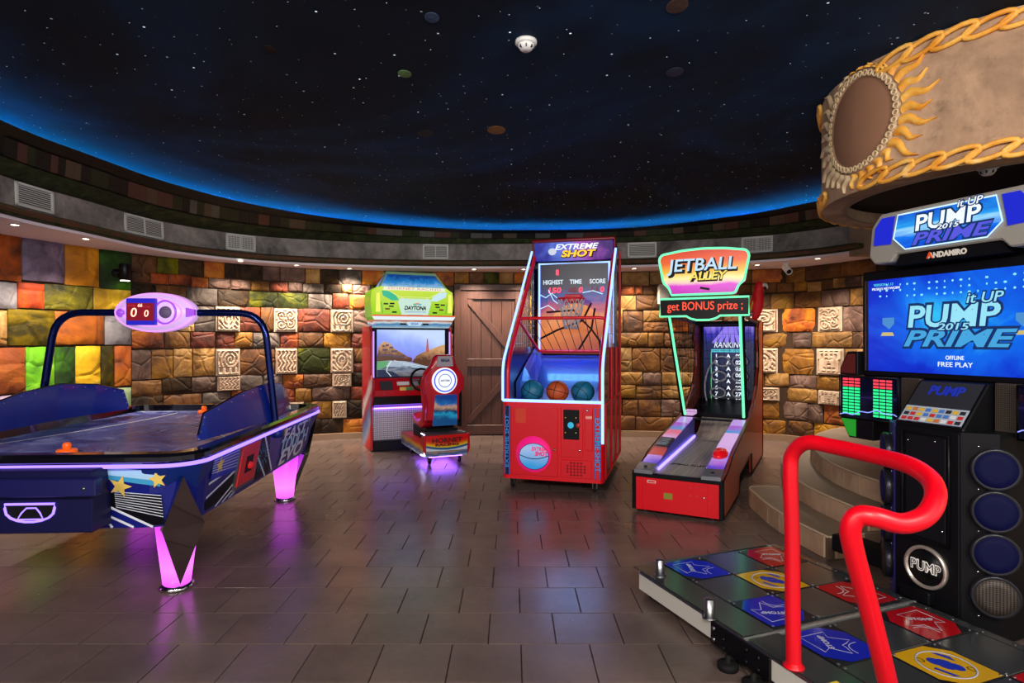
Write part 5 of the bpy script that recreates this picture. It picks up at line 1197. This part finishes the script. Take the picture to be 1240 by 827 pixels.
for dx, dz, bo, m_, y in ((.008, -.008, .010, inkb, 1.1170), (0, 0, .002, glow('gold_letters', (.95, .72, .12), 1.1), 1.1140)): text(mkb, 'ALLEY', (.04 + dx, y, 2.055 + dz), .115, m_, .36, bold=bo, shear=.2, ext=.001)
PB().box((.02, 1.118, 1.935), (.09, .004, .022), inkb, 0, (0, 12, 0)).done('emblem', mkb)

# parrot on top of the alley roller
a = R(-28); px_, py_ = 1.33 + .33 * math.cos(a) - 2.82 * math.sin(a), 4.845 + .33 * math.sin(a) + 2.82 * math.cos(a)
pr = thing('toy_parrot', 'red macaw figure perched on the rear corner of the alley roller', 'parrot', (px_, py_, 1.664), 0)
scar = mat('scarlet_feathers', 'ee0a18', .6); k = NT(scar); k.bump(k.noise(k.obj(), 60, 3), .5, .01)
bl = mat('blue_feathers', '1c5a9c', .6); ye = mat('yellow_feathers', 'e0b020', .6); bone = mat('pale_beak', 'd8d0c0', .4)
pb_ = PB()
def prg(x, y, z, rx, ry): return [(x + rx * math.cos(2 * PI * j / 14), y + ry * math.sin(2 * PI * j / 14), z) for j in range(14)]
pb_.loft([prg(-.04, 0, .005, .02, .02), prg(-.03, 0, .05, .045, .04), prg(-.015, 0, .12, .062, .055), prg(-.005, 0, .21, .072, .062), prg(.0, 0, .29, .07, .06), prg(.0, 0, .345, .052, .048), prg(.012, 0, .385, .058, .05), prg(.018, 0, .43, .052, .046), prg(.01, 0, .465, .03, .03), prg(.008, 0, .475, .008, .008)], scar, True, True, True, True)
body = pb_.done('body', pr)
PB().loft([[(x, .0 + w_, z - .01), (x, -.0 - w_, z - .01), (x, -w_, z + .0), (x, w_, z)] for x, w_, z in ((-.06, .03, .1), (-.10, .028, .06), (-.15, .02, .035))], bl, True, True).done('tail', pr)
PB().ball((.048, -.012, .425), .028, mat('white_cheek', 'e4dcd0', .6), 12, (.7, 1.25, 1)).done('cheek', pr)
for sy in (-1, 1): PB().ball((.05, sy * .036, .437), .006, matte, 8).done('eye', pr)
PB().tube([(.06, 0, .44), (.095, 0, .435), (.112, 0, .41), (.112, 0, .385)], [.022, .02, .012, .003], bone, 8).done('upper_beak', pr)
PB().tube([(.062, 0, .405), (.085, 0, .395), (.092, 0, .385)], [.016, .012, .004], matte, 8).done('lower_beak', pr)
for sy in (-1, 1):
    for m_, x0, z0, nm in ((scar, -.02, .30, 'wing'), (ye, -.06, .25, 'wing_band'), (bl, -.075, .19, 'wing_tip')):
        PB().loft([[(x0 - .02 - q * .055, sy * (.052 + .01 * q) + e * .006, z0 - q * .13 + dz) for e, dz in ((-1, 0), (1, 0), (1, -.07 + .02 * q), (-1, -.07 + .02 * q))] for q in (0, .5, 1)], m_, True, True).done(nm, pr)
for sy in (-1, 1): PB().tube([(-.02, sy * .02, .02), (-.015, sy * .025, .004), (.03, sy * .028, .004)], .006, mat('grey_foot', '58504c', .7), 5).done('foot', pr)
# ------------------------------------------------------------------ dance pad (two players) with safety bar
PO = (.675, 3.42); PR = -69
pad = thing('dance_pad', 'metal two-player dance pad with red, blue and yellow panels and a red safety bar', 'dance platform', (PO[0], PO[1], 0), PR)
PT = .14
def ploc(X, Y, Z=0):
    a = R(-PR); x, y = X - PO[0], Y - PO[1]; return (x * math.cos(a) - y * math.sin(a), x * math.sin(a) + y * math.cos(a), Z)
deckm = mat('deck_steel', '74797a', .3, .85); k = NT(deckm); p = k.obj(); mp = k.n('ShaderNodeMapping'); k.l(p, mp.inputs['Vector']); mp.inputs['Scale'].default_value = (3, 60, 3)
k.l(k.math('MULTIPLY_ADD', k.noise(mp.outputs[0], 2, 3), .06, .16), k.b.inputs['Roughness'])
skirt = mat('pale_skirt', 'c8c4b8', .5)
PW, PD = 1.80, 1.06
out = [(.09, 0), (PW, 0), (PW, PD), (.06, PD), (0, PD - .06), (0, .09)]
base = PB().prism(out, .045, PT - .012, 'xy', skirt).done('skirt', pad)
PB().prism([(x * .995 + .004, y * .995 + .003) for x, y in out], PT - .012, PT - .006, 'xy', deckm).done('deck_plate', base)
edge = PB()
for a, c in zip(out, out[1:] + out[:1]): edge.tube([(a[0], a[1], PT - .006), (c[0], c[1], PT - .006)], .005, steel, 5)
edge.done('edge_strip', base)
bluep_ = ramp_mat('blue_arrow_panel', (1, 1, 0), 0, [(0, '0818a0'), (.5, '1030d0'), (1, '0a1c90')], 3, .4, .14, .12, base='0a1c98'); redp_ = ramp_mat('red_arrow_panel', (1, 1, 0), 0, [(0, '980814'), (.5, 'c01020'), (1, '8a0a14')], 3, .4, .12, .12, base='980c14'); yelp_ = ramp_mat('yellow_centre_panel', (1, 1, 0), 0, [(0, 'b88a10'), (.5, 'dcae1c'), (1, 'b08410')], 3, .4, .12, .12, base='b88c14')
pln = mat('panel_white_line', 'a8acb8', .4, 0, 'a8acb8', .1); pdk = mat('panel_dark', '12141c', .25)
screws = PB()
CW, CD = .28, .272
for pi in (0, 1):
    x0 = .03 + .90 * pi; y0 = .19
    if pi: PB().span(x0 - .035, x0 - .022, .0, PD, PT - .008, PT + .002, mat('bright_divider', 'd0d0cc', .25, .8)).done('divider', base)
    PB().span(x0 - .02, x0 + .85, .015, y0 - .006, PT - .006, PT, deckm, .002).done('front_strip', pad)
    PB().span(x0 - .02, x0 + .85, y0 + 3 * CD + .004, PD - .006, PT - .006, PT, deckm, .002).done('back_strip', pad)
    for i in range(3):
        for j in range(3):
            cx, cy = x0 + (i + .5) * CW, y0 + (j + .5) * CD; hx, hy = CW / 2 - .003, CD / 2 - .003
            for sx in (-1, 1):
                for sy in (-1, 1): screws.lathe([(.007, PT), (.006, PT + .003), (0, PT + .0035)], steel, (cx + sx * (hx - .012), cy + sy * (hy - .012), 0), 7)
            if (i + j) % 2: PB().box((cx, cy, PT - .003), (hx * 2, hy * 2, .006), deckm, .002).done('metal_panel', pad); continue
            pn = PB().box((cx, cy, PT - .003), (hx * 2, hy * 2, .006), pdk, .002).done('arrow_panel', pad)
            m_ = yelp_ if i == 1 else (redp_ if j == 2 else bluep_)
            sdx, sdy = (1, 1) if (i, j) in ((0, 0), (2, 2), (1, 1)) else (1, -1)
            c6 = [(-1, -1), (-.35, -1), (1, .35), (1, 1), (.35, 1), (-1, -.35)] if (i, j) not in ((0, 2), (2, 0)) else [(-1, .35), (-1, 1), (-.35, 1), (1, -.35), (1, -1), (.35, -1)]
            ins = .97
            q = [(cx + hx * ins * a, cy + hy * ins * c, PT + .001) for a, c in ([(-1, -1), (.45, -1), (1, -.45), (1, 1), (-.45, 1), (-1, .45)] if (i, j) in ((0, 0), (2, 2), (1, 1)) else [(-.45, -1), (1, -1), (1, .45), (.45, 1), (-1, 1), (-1, -.45)])]
            PB().poly(q, m_).done('lit_face', pn)
            b = PB(); Zl = PT + .002
            if i == 1:
                b.tube([(cx + .10 * math.cos(2 * PI * k_ / 28), cy + .10 * math.sin(2 * PI * k_ / 28), Zl) for k_ in range(28)], .004, pln, 4, True, flat=.2)
                blu = mat('panel_blue_print', '10248a', .4, 0, '10248a', .25)
                for dx, dy, r_ in ((0, 0, .042), (-.03, -.02, .03), (.03, .02, .03)): b.poly([(cx + dx + r_ * math.cos(2 * PI * k_ / 14), cy + dy + r_ * .8 * math.sin(2 * PI * k_ / 14), Zl + .0003 * (1 + abs(dx) * 10)) for k_ in range(14)], blu)
                for sg in (-1, 1): b.poly([(cx + sg * (.02 + .0) - .015, cy - sg * .075, Zl), (cx + sg * .02 + .05 * sg, cy - sg * .055, Zl), (cx + sg * .02 + .06 * sg, cy - sg * .035, Zl), (cx + sg * .0, cy - sg * .06, Zl)], blu)
                for sg in (-1, 1): b.tube([(cx + sg * .06 + .016 * math.cos(2 * PI * k_ / 10), cy + sg * .06 + .012 * math.sin(2 * PI * k_ / 10), Zl) for k_ in range(10)], .002, inkb, 4, True, flat=.3)
            else:
                # arrow outline that points to the outer corner of the pad
                ang = math.atan2(j - 1, i - 1); ca, sa = math.cos(ang), math.sin(ang)
                T_ = lambda u, v: (cx + u * ca - v * sa, cy + u * sa + v * ca, Zl)
                pts = [(.125, 0), (.035, .085), (.02, .045), (-.06, .055), (-.045, .02), (-.03, 0), (-.045, -.02), (-.06, -.055), (.02, -.045), (.035, -.085)]
                b.tube([T_(u * 1.05, v * 1.1) for u, v in pts], .0022, pln, 4, True, flat=.3)
                b.tube([T_(-.085 + .02 * math.cos(R(t_)) ** 2 * 1.5, .05 * math.sin(R(t_))) for t_ in range(-90, 91, 15)], .002, pln, 4, flat=.3)
                tr = {(0, 0): 159, (0, 2): 66, (2, 2): -24, (2, 0): 246}[(i, j)]
                text(pn, 'STOMP', T_(.03, 0), .032, pln, .11, (0, 0, R(tr)), 0, .001, ext=.0003)
            b.done('arrow_print', pn)
for i in range(14): screws.lathe([(.007, PT), (.006, PT + .003), (0, PT + .0035)], steel, (.1 + .125 * i, PD - .03, 0), 7)
screws.done('screws', pad)
PB().box((1.36, .07, PT + .001), (.16, .05, .002), mat('yellow_warning_label', 'd8b820', .5), rot=(0, 0, 0)).box((1.36, .07, PT + .0025), (.10, .008, .001), inkb).box((1.36, .058, PT + .0025), (.08, .006, .001), inkb).done('warning_label', pad)
for X_, Y_ in (at_z(799, 697, PT), at_z(859, 748, PT)):
    l = ploc(X_, Y_, PT); PB().lathe([(.034, 0), (.034, .004), (.023, .006), (.023, .085), (.019, .09), (0, .09)], steel, l, 16).done('bar_socket', pad)
# black joining bracket with two levelling feet, on the skirt between the two pads
br = PB().span(.70, 1.06, -.014, 0, .035, .135, black, .004).done('joining_bracket', pad)
b = PB()
for x, z in ((.725, .11), (.725, .06), (.79, .09), (.79, .05), (.93, .11), (.93, .06), (1.0, .11), (1.0, .06)): b.lathe([(0, -.022), (.010, -.02), (.011, -.013)], steel if x < .75 else black, (x, 0, z), 8, 'y')
b.done('bolts', br)
for x in (.86, 1.01): PB().lathe([(.042, 0), (.045, .008), (.045, .026), (.03, .032), (.012, .034), (.012, .06), (0, .06)], rubber, (x, -.05, 0), 16).done('levelling_foot', br)
for x, y in ((.12, .08), (1.7, .08), (.12, .98), (.9, .98), (1.7, .98)): PB().lathe([(.03, 0), (.03, .02), (.01, .022), (.01, .05)], rubber, (x, y, 0), 12).done('pad_foot', pad)
# safety bar: one bent red tube
def ray(px, py, Y): return Vector(((px - 620) / 726 * Y, Y, 1.42 - (py - 413.5) / 726 * Y))
bar = [ray(961, 806, 2.36), ray(960, 740, 2.36), ray(959, 640, 2.37), ray(957, 575, 2.37), ray(960, 549, 2.36), ray(977, 536, 2.30), ray(1010, 541, 2.20), ray(1060, 552, 2.04), ray(1100, 563, 1.90), ray(1126, 580, 1.80), ray(1133, 602, 1.72), ray(1120, 625, 1.68), ray(1092, 634, 1.67), ray(1060, 626, 1.68), ray(1040, 625, 1.70), ray(1030, 639, 1.71), ray(1034, 668, 1.73), ray(1052, 735, 1.78), ray(1075, 827, 1.85), Vector((1.245, 1.925, .142))]
bar[0].z = .14
rb_ = PB().tube([ploc(p.x, p.y, p.z) for p in spline(bar, 5)], .0285, red, 16).done('safety_bar', pad, 'thick red bent safety bar')
for p in (bar[0], bar[-1]): PB().lathe([(.04, .14), (.04, .146), (.030, .148), (.030, .16), (0, .16)], red, ploc(p.x, p.y), 16).done('bar_flange', rb_)
# ------------------------------------------------------------------ dance game cabinet
dg = thing('dance_game_cabinet', 'black dance game cabinet with a big blue screen and round speakers behind the dance pad', 'arcade machine', (2.05, 3.0, 0), PR)
cab = mat('cabinet_black', '0d0d10', .4)
x0c = .02; cx = x0c
PB().span(cx - .165, cx + .165, 0, .55, .02, .99, cab, .012).done('column', dg)
dgd = PB().span(cx - .10, cx + .10, -.008, .0, .44, .95, mat('cabinet_door', '121216', .35), .004).done('service_door', dg)
PB().tube([(x, -.008, z) for x, y, z in [(cx + a, 0, .695 + c_) for a, c_ in ((-.115, -.27), (.115, -.27), (.115, .27), (-.115, .27))]], .006, black, 5, True).done('door_gasket', dgd)
PB().lathe([(0, -.024), (.010, -.022), (.012, -.008)], chrome, (cx + .065, 0, .74), 10, 'y').done('lock', dgd)
b = PB()
for x, z in ((-.085, .92), (.05, .93), (.085, .5), (-.085, .46)): b.lathe([(0, -.013), (.005, -.012), (.006, -.008)], chrome, (cx + x, 0, z), 7, 'y')
b.done('screws', dgd)
em_ = PB().lathe([(0, -.006), (.088, -.006), (.092, -.02), (.102, -.022), (.106, -.012), (.106, 0)], mat('pale_chrome_ring', 'c8beb0', .3, .7), (cx + .005, 0, .30), 36, 'y').done('round_badge', dg, 'round badge with a pale metal ring')
PB().lathe([(0, -.010), (.088, -.010), (.088, -.004), (0, -.004)], black, (cx + .005, 0, .30), 30, 'y').done('badge_face', em_)
wpl = mat('white_badge_print', 'e0dcd4', .4, 0, 'e0dcd4', .25)
text(em_, 'PUMP', (cx + .005, -.0112, .30), .07, wpl, .15, bold=.003); text(em_, 'PUMP', (cx + .005, -.0125, .30), .066, inkb, .143, bold=-.001)
PB().span(cx - .10, cx + .05, -.05, 0, .13, .19, black, .006).done('cable_cover', dg)
PB().span(cx - .62, cx - .16, .08, .2, .17, .27, matte, .008).done('support_arm', dg)
navyspk = mat('navy_speaker_face', '020326', .75, 0, (.003, .006, .15), .1); spring_ = mat('speaker_ring', '2a2a30', .3, .5)
dots = mat('brown_speaker_mesh', '3a3430', .55, .3); k = NT(dots); v = k.n('ShaderNodeTexVoronoi'); k.l(k.obj(), v.inputs['Vector']); v.inputs['Scale'].default_value = 110; v.inputs['Randomness'].default_value = 0; k.l(k.mix(k.math('LESS_THAN', v.outputs['Distance'], .4), '4a4038', '0c0a08'), k.b.inputs['Base Color'])
for sx in (-1, 1):
    wm = cab if sx > 0 else mat('violet_light_paint', '3a3480', .35, .2)  # left wing coloured violet to stand in for the purple light on it
    wing = PB().prism([(cx + sx * .165, .0), (cx + sx * .27, .105), (cx + sx * .27, .5), (cx + sx * .165, .5)], .02, .99, 'xy', wm).done('side_wing', dg)
    X = Matrix.Translation((cx + sx * .255, .09, 0)) @ Euler((0, 0, R(45 * sx))).to_matrix().to_4x4()
    for q, z in enumerate((.83, .636, .44, .245)):
        s1 = PB().lathe([(.096, .02), (.098, -.03), (.09, -.036), (.082, -.03)], spring_, (0, 0, z), 28, 'y', True, X).done('speaker', wing)
        PB().lathe([(0, -.036), (.05, -.037), (.083, -.034), (.083, -.01)], navyspk if q < 3 else dots, (0, 0, z), 28, 'y', True, X).done('speaker_face', s1)
    b = PB()
    for z in (.93, .73, .535, .345, .14): b.lathe([(0, -.006), (.005, -.005), (.006, 0)], chrome, (-.06 if sx > 0 else .06, 0, z), 7, 'y', True, X)
    b.done('screws', wing)
# console
co = PB().prism([(.02, .97), (.30, .97), (.30, 1.22), (.20, 1.215), (.01, 1.0)], cx - .17, cx + .17, 'yz', black, .006).done('console', dg)
sl = math.degrees(math.atan2(1.215 - 1.0, .20 - .01))
def CP(x, t_, o=.003): return (cx + x, .01 + .19 * t_ - o * .75, 1.0 + .215 * t_ + o * .66)
PB().loft([[CP(-.155, .40), CP(.155, .40)], [CP(-.155, .97), CP(.155, .97)]], mat('grey_console_face', '3c3c42', .3, .4), closed=False).done('console_face', co)
text(co, 'PUMP', CP(.0, .76, .005), .08, mat('royal_print', '1c2c9c', .4, 0, '1c2c9c', .3), .17, (R(sl), 0, 0), 0, .003)
PB().loft([[CP(-.155, .06), CP(.155, .06)], [CP(-.155, .40), CP(.155, .40)]], mat('pale_card', 'a8b4c0', .3), closed=False).done('instruction_card', co)
b = PB(); cols_ = [mat('card_' + c_, h_, .4) for c_, h_ in (('yellow', 'd8b030'), ('red', 'c03028'), ('blue', '4a78c0'), ('dark', '2c2c30'), ('white', 'd8d8d8'), ('orange', 'c87038'))]
for i in range(9):
    for j in range(3):
        x = -.145 + .033 * i; t_ = .08 + .105 * j; m_ = random.choice(cols_); b.poly([CP(x, t_, .005), CP(x + .026, t_, .005), CP(x + .026, t_ + .07, .005), CP(x, t_ + .07, .005)], m_)
b.done('card_print', co)
PB().tube([(cx - .16, .012, 1.012), (cx + .16, .012, 1.012)], .004, steel, 5).done('console_strip', co)
# equaliser wings
gr_ = glow('green_led_cell', (.02, .85, .25), 1.3); rd_ = glow('red_led_cell', (1, .05, .08), 1.3)
for sx in (-1, 1):
    xa, xb = cx + sx * .29, cx + sx * .66
    eq = PB().span(xa, xb, .2, .4, .965, 1.215, mat('eq_glass', '070a1c', .12, coat=.4), .004).done('equaliser_panel', dg, 'black panel with green and red light bars')
    PB().tube([(xa, .197, .965), (xb, .197, .965), (xb, .197, 1.215), (xa, .197, 1.215)], .006, black, 5, True).done('panel_frame', eq)
    for g0 in (.035, .235):
        for c_ in range(3):
            b = PB()
            for r_ in range(12):
                xx = xa + sx * (g0 + c_ * .040); b.span(xx, xx + sx * .032, .1965, .2, .985 + .0185 * r_, .997 + .0185 * r_, rd_ if r_ > 8 else gr_)
            b.done('led_bar', eq)
    PB().tube([(xa + (xb - xa) * t_, .196, 1.0 + .018 * math.sin(t_ * 5) + .006 * math.sin(t_ * 23)) for t_ in [q / 20 for q in range(21)]], .0025, glow('blue_lightning', (.25, .3, 1), 1.6), 4).done('lightning_print', eq)
    PB().prism([(xb - sx * .0, 1.22), (xb - sx * .12, 1.22), (xb - sx * .12, 1.36), (xb - sx * .05, 1.36), (xb, 1.26)], .2, .38, 'xz', black, .003).done('upper_fin', eq)
    PB().prism([(xb - sx * .012, 1.23), (xb - sx * .105, 1.23), (xb - sx * .105, 1.345), (xb - sx * .056, 1.345), (xb - sx * .012, 1.258)], .196, .2, 'xz', mat('dark_red_lens', '5a1a18', .35)).done('red_lens', eq)
    PB().prism([(xb, .96), (xb - sx * .22, .96), (xb - sx * .22, .845), (xb - sx * .06, .845)], .2, .38, 'xz', black, .003).done('lower_fin', eq)
    PB().prism([(xb - sx * .012, .955), (xb - sx * .11, .955), (xb - sx * .11, .855), (xb - sx * .065, .855)], .196, .2, 'xz', mat('green_lens', '1c8a20', .3, 0, (.02, .4, .03), .35)).done('green_lens', eq)
    PB().span(cx + sx * .18, cx + sx * .29, .22, .4, .97, 1.22, dots, .004).done('grille_panel', dg)
# screen
fr_ = PB().span(cx - .545, cx + .545, .24, .62, 1.215, 1.83, black, .01).done('screen_housing', dg)
scr = ramp_mat('blue_game_screen', (0, 0, 0), .42, [(.22, '0414a0'), (.42, '0830d0'), (.58, '0c6cf0'), (.74, '30c0f8')], 2.2, .55, 1.0, .18, dist=.8, stretch=(1, 1, 1.3))
k = NT(scr); nd = [n for n in k.t.nodes if n.type == 'VALTORGB'][0]; old = nd.inputs[0].links[0].from_socket; p = k.obj()
xx = k.math('ADD', k.dot(p, (1.6, 0, 0)), -1.6 * cx); zz = k.math('ADD', k.dot(p, (0, 0, 2.6)), -2.6 * 1.55); rr = k.math('SQRT', k.math('ADD', k.math('MULTIPLY', xx, xx), k.math('MULTIPLY', zz, zz)))
k.l(k.math('ADD', old, k.math('MULTIPLY_ADD', rr, -.40, .34)), nd.inputs[0])
ss = PB().span(cx - .495, cx + .495, .232, .24, 1.25, 1.775, scr).done('screen', fr_, 'bright blue lit game screen')
PB().span(cx - .515, cx - .505, .228, .24, 1.25, 1.775, steel).done('screen_strip', fr_)
icy = glow('ice_blue_logo', (.32, .78, .95), 1.0); dkb = glow('dark_blue_logo_edge', (.005, .03, .14), 1.0); cyb = glow('cyan_logo', (.06, .38, .75), 1.0)
def logo(par, x, z, w, y, rot, sc_, c1, c2, c3):
    """stacked game title: PUMP it up / 2015 / PRIME, each with a dark outline"""
    def L(s, dx, dz, size, wd, m, sh, bo, dy): text(par, s, (x + dx * w, y - dy + (rot and (dz * w) * math.tan(R(rot)) or 0), z + dz * w), size * w, m, wd * w, (R(90 - rot), 0, 0), sh, bo * w, ext=.0006)
    L('PUMP', 0, .09, .29, .80, c3, .1, .022, .001); L('PUMP', 0, .09, .27, .76, c1, .1, .006, .0025)
    L('it UP', .27, .235, .13, .30, c3, .2, .010, .003); L('it UP', .27, .235, .12, .28, c1, .2, .001, .0045)
    L('PRIME', .02, -.105, .22, .96, c3, .3, .020, .004); L('PRIME', .02, -.105, .20, .92, c2, .3, .005, .0055)
    L('2015', .03, .0, .085, .27, c3, .2, .010, .006); L('2015', .03, .0, .08, .26, c1, .2, .001, .0075)
logo(ss, cx - .035, 1.495, .60, .231, 0, 1, icy, cyb, dkb)
text(ss, 'OFFLINE', (cx - .01, .2305, 1.335), .03, wsc, .09); text(ss, 'FREE PLAY', (cx - .01, .2305, 1.30), .035, wsc, .17)
text(ss, 'VERSION 1.12', (cx - .40, .2305, 1.745), .022, csc, .12); text(ss, 'PIU2015 NETWORK', (cx - .385, .2305, 1.722), .02, wsc, .17)
b = PB(); dot_ = glow('screen_light_dot', (.25, .75, .95), 1.1)
for r_ in range(3):
    for i in range(22):
        if random.random() < .3: continue
        u = -.42 + .04 * i; z_ = 1.745 - r_ * .032 - .035 * (1 - (u / .45) ** 2) * .3; b.poly([(cx + u + (.004 + .004 * ((i * 7 + r_) % 3) / 2) * math.cos(2 * PI * q / 8), .2312, z_ + .006 * math.sin(2 * PI * q / 8)) for q in range(8)], dot_)
b.done('light_dots', ss)
for sx in (-1, 1):
    PB().prism([(cx - .035 + sx * .30, 1.452), (cx - .035 + sx * .38, 1.452), (cx - .035 + sx * .37, 1.472), (cx - .035 + sx * .31, 1.472)], .2295, .231, 'xz', glow('amber_tag', (.7, .55, .2), .9)).done('score_tag', ss)
    PB().prism([(cx - .035 + sx * .33, 1.49), (cx - .035 + sx * .37, 1.52), (cx - .035 + sx * .37, 1.555), (cx - .035 + sx * .30, 1.555), (cx - .035 + sx * .30, 1.52)], .2297, .231, 'xz', glow('shield_blue', (.08, .3, .7), .9)).done('player_shield', ss)
# marquee
gs = mat('grey_marquee_shell', '8c8880', .45)
mo = [(-.42, 1.90), (-.385, 1.855), (-.29, 1.855), (-.255, 1.895), (.255, 1.895), (.29, 1.855), (.385, 1.855), (.42, 1.90), (.405, 2.06), (.35, 2.13), (-.35, 2.13), (-.405, 2.06)]
mqs = PB().prism([(cx + a, z) for a, z in mo], .14, .40, 'xz', gs, .008).done('marquee', dg, 'grey angular sign housing with a lit blue sign')
PB().prism([(cx - .28, 1.835), (cx + .28, 1.835), (cx + .25, 1.89), (cx - .25, 1.89)], .16, .40, 'xz', black).done('maker_plate', mqs)
text(mqs, 'ANDAMIRO', (cx - .0, .158, 1.866), .038, mat('pale_maker_print', 'd8d0c4', .5), .19, bold=.002)
text(mqs, 'A', (cx - .088, .1572, 1.868), .042, mat('orange_maker_print', 'e84a14', .5), None, bold=.002)
PB().span(cx - .40, cx + .40, .26, .60, 1.82, 1.86, matte).done('neck', mqs)
mqp = ramp_mat('blue_marquee_print', (0, 0, 4), -7.5, [(.1, '0830c8'), (.35, '1478f0'), (.5, '9ad8f8'), (.62, '28a0f0'), (.9, '0a3cd0')], 4, .9, 1.05, .2, dist=.6, stretch=(.4, 1, 3))
mp_ = PB().prism([(cx + a, z) for a, z in ((-.265, 1.98), (-.20, 1.915), (.20, 1.915), (.265, 1.98), (.24, 2.105), (-.24, 2.105))], .132, .142, 'xz', mqp).done('lit_sign', mqs, 'lit blue sign with white lettering')
PB().tube([(cx + a, .131, z) for a, z in ((-.265, 1.98), (-.20, 1.915), (.20, 1.915), (.265, 1.98), (.24, 2.105), (-.24, 2.105))], .004, glow('pale_edge_light', (.6, .85, 1), 1.2), 5, True).done('sign_edge', mp_)
wlg = glow('white_logo', (.82, .9, .95), 1.1); bvl = glow('violet_blue_logo', (.10, .10, .75), 1.0)
logo(mp_, cx + .01, 2.0, .42, .1305, 0, 1, wlg, bvl, dkb)
rb2 = glow('royal_blue_window', (.01, .02, .62), 1.0)
for sx in (-1, 1): PB().prism([(cx + sx * .385, 1.96), (cx + sx * .285, 1.955), (cx + sx * .262, 2.105), (cx + sx * .335, 2.105), (cx + sx * .375, 2.055)], .133, .142, 'xz', rb2).done('side_window', mqs)

# ------------------------------------------------------------------ fit lettering to its width and make it plain mesh
bpy.context.view_layer.update()
dgph = bpy.context.evaluated_depsgraph_get()
for o, w, h in TEXTS:
    me = bpy.data.meshes.new_from_object(o.evaluated_get(dgph))
    sx = w / o.dimensions.x if w and o.dimensions.x > 0 else 1
    n = bpy.data.objects.new(o.name, me); nm = o.name
    n.parent = o.parent; n.location = o.location; n.rotation_euler = o.rotation_euler; n.scale = (sx, 1, 1)
    cu = o.data; bpy.data.objects.remove(o); bpy.data.curves.remove(cu); n.name = nm; COL.objects.link(n)
for o in bpy.data.objects:
    if o.name.split('.')[0] in ('screws', 'bolts', 'rivets', 'speaker_holes', 'sensor_slots', 'light_dots'): o['kind'] = 'stuff'
